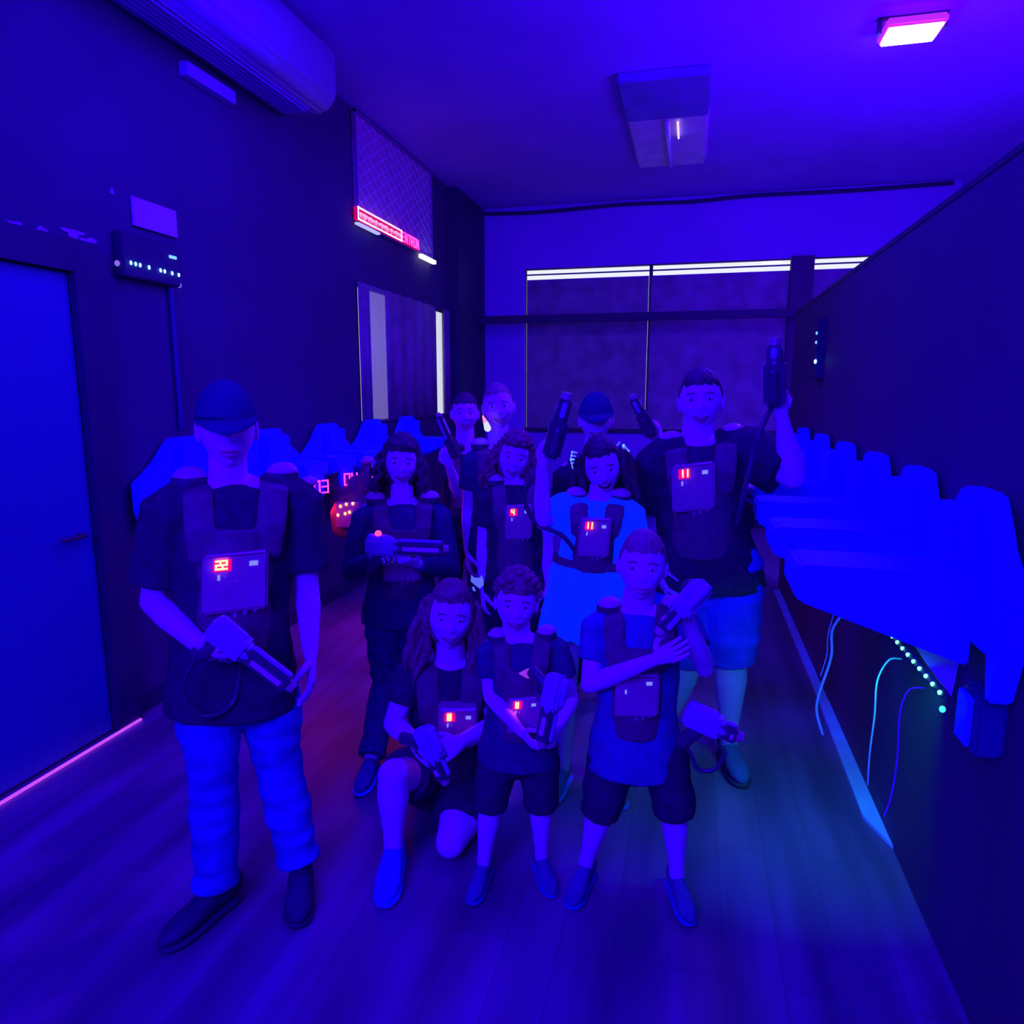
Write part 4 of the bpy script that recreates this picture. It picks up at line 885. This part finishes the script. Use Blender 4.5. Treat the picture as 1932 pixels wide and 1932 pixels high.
# kneeling woman
p12 = person('smiling woman kneeling front left of centre with one bare knee raised', 2.34, 1.64, (850, 1160), dict(
    neck=(850, 1245, 2.40), shl=(778, 1262, 2.40), shr=(920, 1262, 2.40), hip=(845, 1450, 2.50), hipl=(812, 1462, 2.50), hipr=(880, 1462, 2.50),
    ell=(742, 1366, 2.34), wrl=(785, 1400, 2.16), elr=(935, 1370, 2.34), wrr=(868, 1400, 2.14),
    knl=(742, 1462, 2.12), anl=G(742, 1592, .10), knr=atz(850, 1590, .075), anr=V((-.70, 2.60, .09)), toel=V((.25, -1, 0)), toer=V((-.1, -.9, -.8))),
    hairst='long', hairm=M_hairB, shirt=M_black, pants=M_black, legs='short', smile=1, tilt=-6, nod=0,
    hands=dict(l=dict(curl=50, n=V((.4, .3, -.6))), r=dict(curl=50, n=V((-.4, .3, -.6)))), vest_opts=dict(digits='8', tc=.70, dx=.03), shoes=(M_shoew, M_shoew), voxel=.006)
phaser('toy phaser resting on the raised knee of the kneeling woman', p12['P'](795, 1372, 2.06), p12['P'](838, 1470, 2.02), V((1, -.3, .5)), .95)
# cat-eared logo print on the trousers of the curly child (middle row)
bm = bmesh.new(); M = frame_mtx(at(901, 1098, 2.94), V((1, 0, 0)), V((0, 1, 0)), Vz)
k = 1/462.
prism(bm, [V((x*k*1.0, 0, z*k)) for x, z in ((-13, 14), (-7, 9), (5, 9), (9, 15), (13, 4), (13, -6), (5, -13), (-3, -8), (-14, 1))], (0, -1, 0), .004, M)
prism(bm, [V((x*k, 0, z*k)) for x, z in ((-12, -12), (-8, -10), (-4, -19), (-8, -20))], (0, -1, 0), .004, M)
o = new_obj('logo_print', bm, M_text); o.parent = p5['root']; o.matrix_parent_inverse = Matrix.Translation(-p5['root'].location)

# vests hanging on the racks
def hung_vest(loc, rz, label, leds=False, sc_=1.0):
    root = empty('hung_vest', loc, label, 'laser tag vest', 'laser tag vests left on the hangers'); root.rotation_euler.z = rz
    bm = bmesh.new()
    loft(bm, [V((0, 0, -.46)), V((0, 0, -.30)), V((0, 0, -.12))], [(.14, .055), (.155, .07), (.15, .06)], side=V((1, 0, 0)), seg=20)
    for sx in (-1, 1): loft(bm, [V((sx*.10, -.05, -.16)), V((sx*.115, -.045, -.03)), V((sx*.115, .0, .02)), V((sx*.115, .05, -.03)), V((sx*.10, .055, -.16))], [(.034, .014)]*5, side=V((1, 0, 0)), seg=12)
    v = new_obj('vest_body', bm, M_vest, root); bake(v, .008, 3)
    bm = bmesh.new(); bx(bm, (-.085, -.09, -.42), (.085, -.05, -.24), bevel=.008); new_obj('chest_panel', bm, M_plate, root)
    for sx in (-1, 1):
        bm = bmesh.new(); sphere(bm, (sx*.125, 0, .035), (.048, .044, .03), nu=18, nv=10); new_obj('pod_dome', bm, M_pod, root, smooth=True)
    if leds:
        for (x, z) in ((-.05, -.27), (-.01, -.255), (.035, -.25), (-.07, -.33), (-.02, -.32), (.01, -.31)):
            bm = bmesh.new(); sphere(bm, (x, -.093, z), (.008, .005, .010), nu=8, nv=6); new_obj('red_led', bm, M_redhot, root)
    return root
hung_vest((XL+.54, 3.55, 1.10), math.radians(60), 'dark laser tag vest hanging by the wall behind the man in the cap', False)
hung_vest((-2.25, 4.47, 1.14), math.radians(12), 'dark laser tag vest with a cluster of red LEDs left of the curly-haired girl', True)
hung_vest((XP-.57, 3.74, 1.14), math.radians(-60), 'dark laser tag vest hanging by the partition behind the big man')

# ------------------------------------------------------------------ lights
def area(name, loc, target, size, power, col, sizey=None, spread=PI):
    l = bpy.data.lights.new(name, 'AREA'); l.energy = power; l.color = col; l.size = size; l.spread = spread
    if sizey: l.shape = 'RECTANGLE'; l.size_y = sizey
    o = bpy.data.objects.new(name, l); COL.objects.link(o); o.location = loc
    d = V(target)-V(loc); o.rotation_euler = d.to_track_quat('-Z', 'Y').to_euler(); return o
UVc = (.022, .0, 1.0); UVv = (.07, .0, 1.0)
area('fill_front', (-.9, -1.4, 2.75), (-.8, 3.0, .95), 2.2, 360, UVc, 1.2)  # unseen blue fill added behind the camera
area('fill_mid', (-.9, 3.0, 3.8), (-.9, 3.2, 0), 1.8, 110, UVc, .8)  # unseen overhead fill added above the frame
area('flood_lamp_light', (FLP.x, FLP.y, 3.72), (.2, 4.6, 0), .3, 150, UVv, .23)
area('ceiling_fill', (1.8, 4.0, 2.0), (.6, 5.0, 4.05), .8, 205, UVv, 2.5)  # hidden fill added behind the partition to brighten the ceiling
area('green_strip_light', (XP-.2, 2.25, .82), (.40, 3.0, 0), .4, 1.2, (.0, 1, .45), .05, spread=1.9)
area('red_strip_light', (XL+.45, 4.6, .85), (-1.2, 4.0, 0), 1.2, 5, (1, .02, .12), .1)
w = bpy.data.worlds.new('daylight'); sc.world = w; w.use_nodes = True
bg = w.node_tree.nodes['Background']; bg.inputs['Color'].default_value = (.9, .88, 1, 1); bg.inputs['Strength'].default_value = 1.15
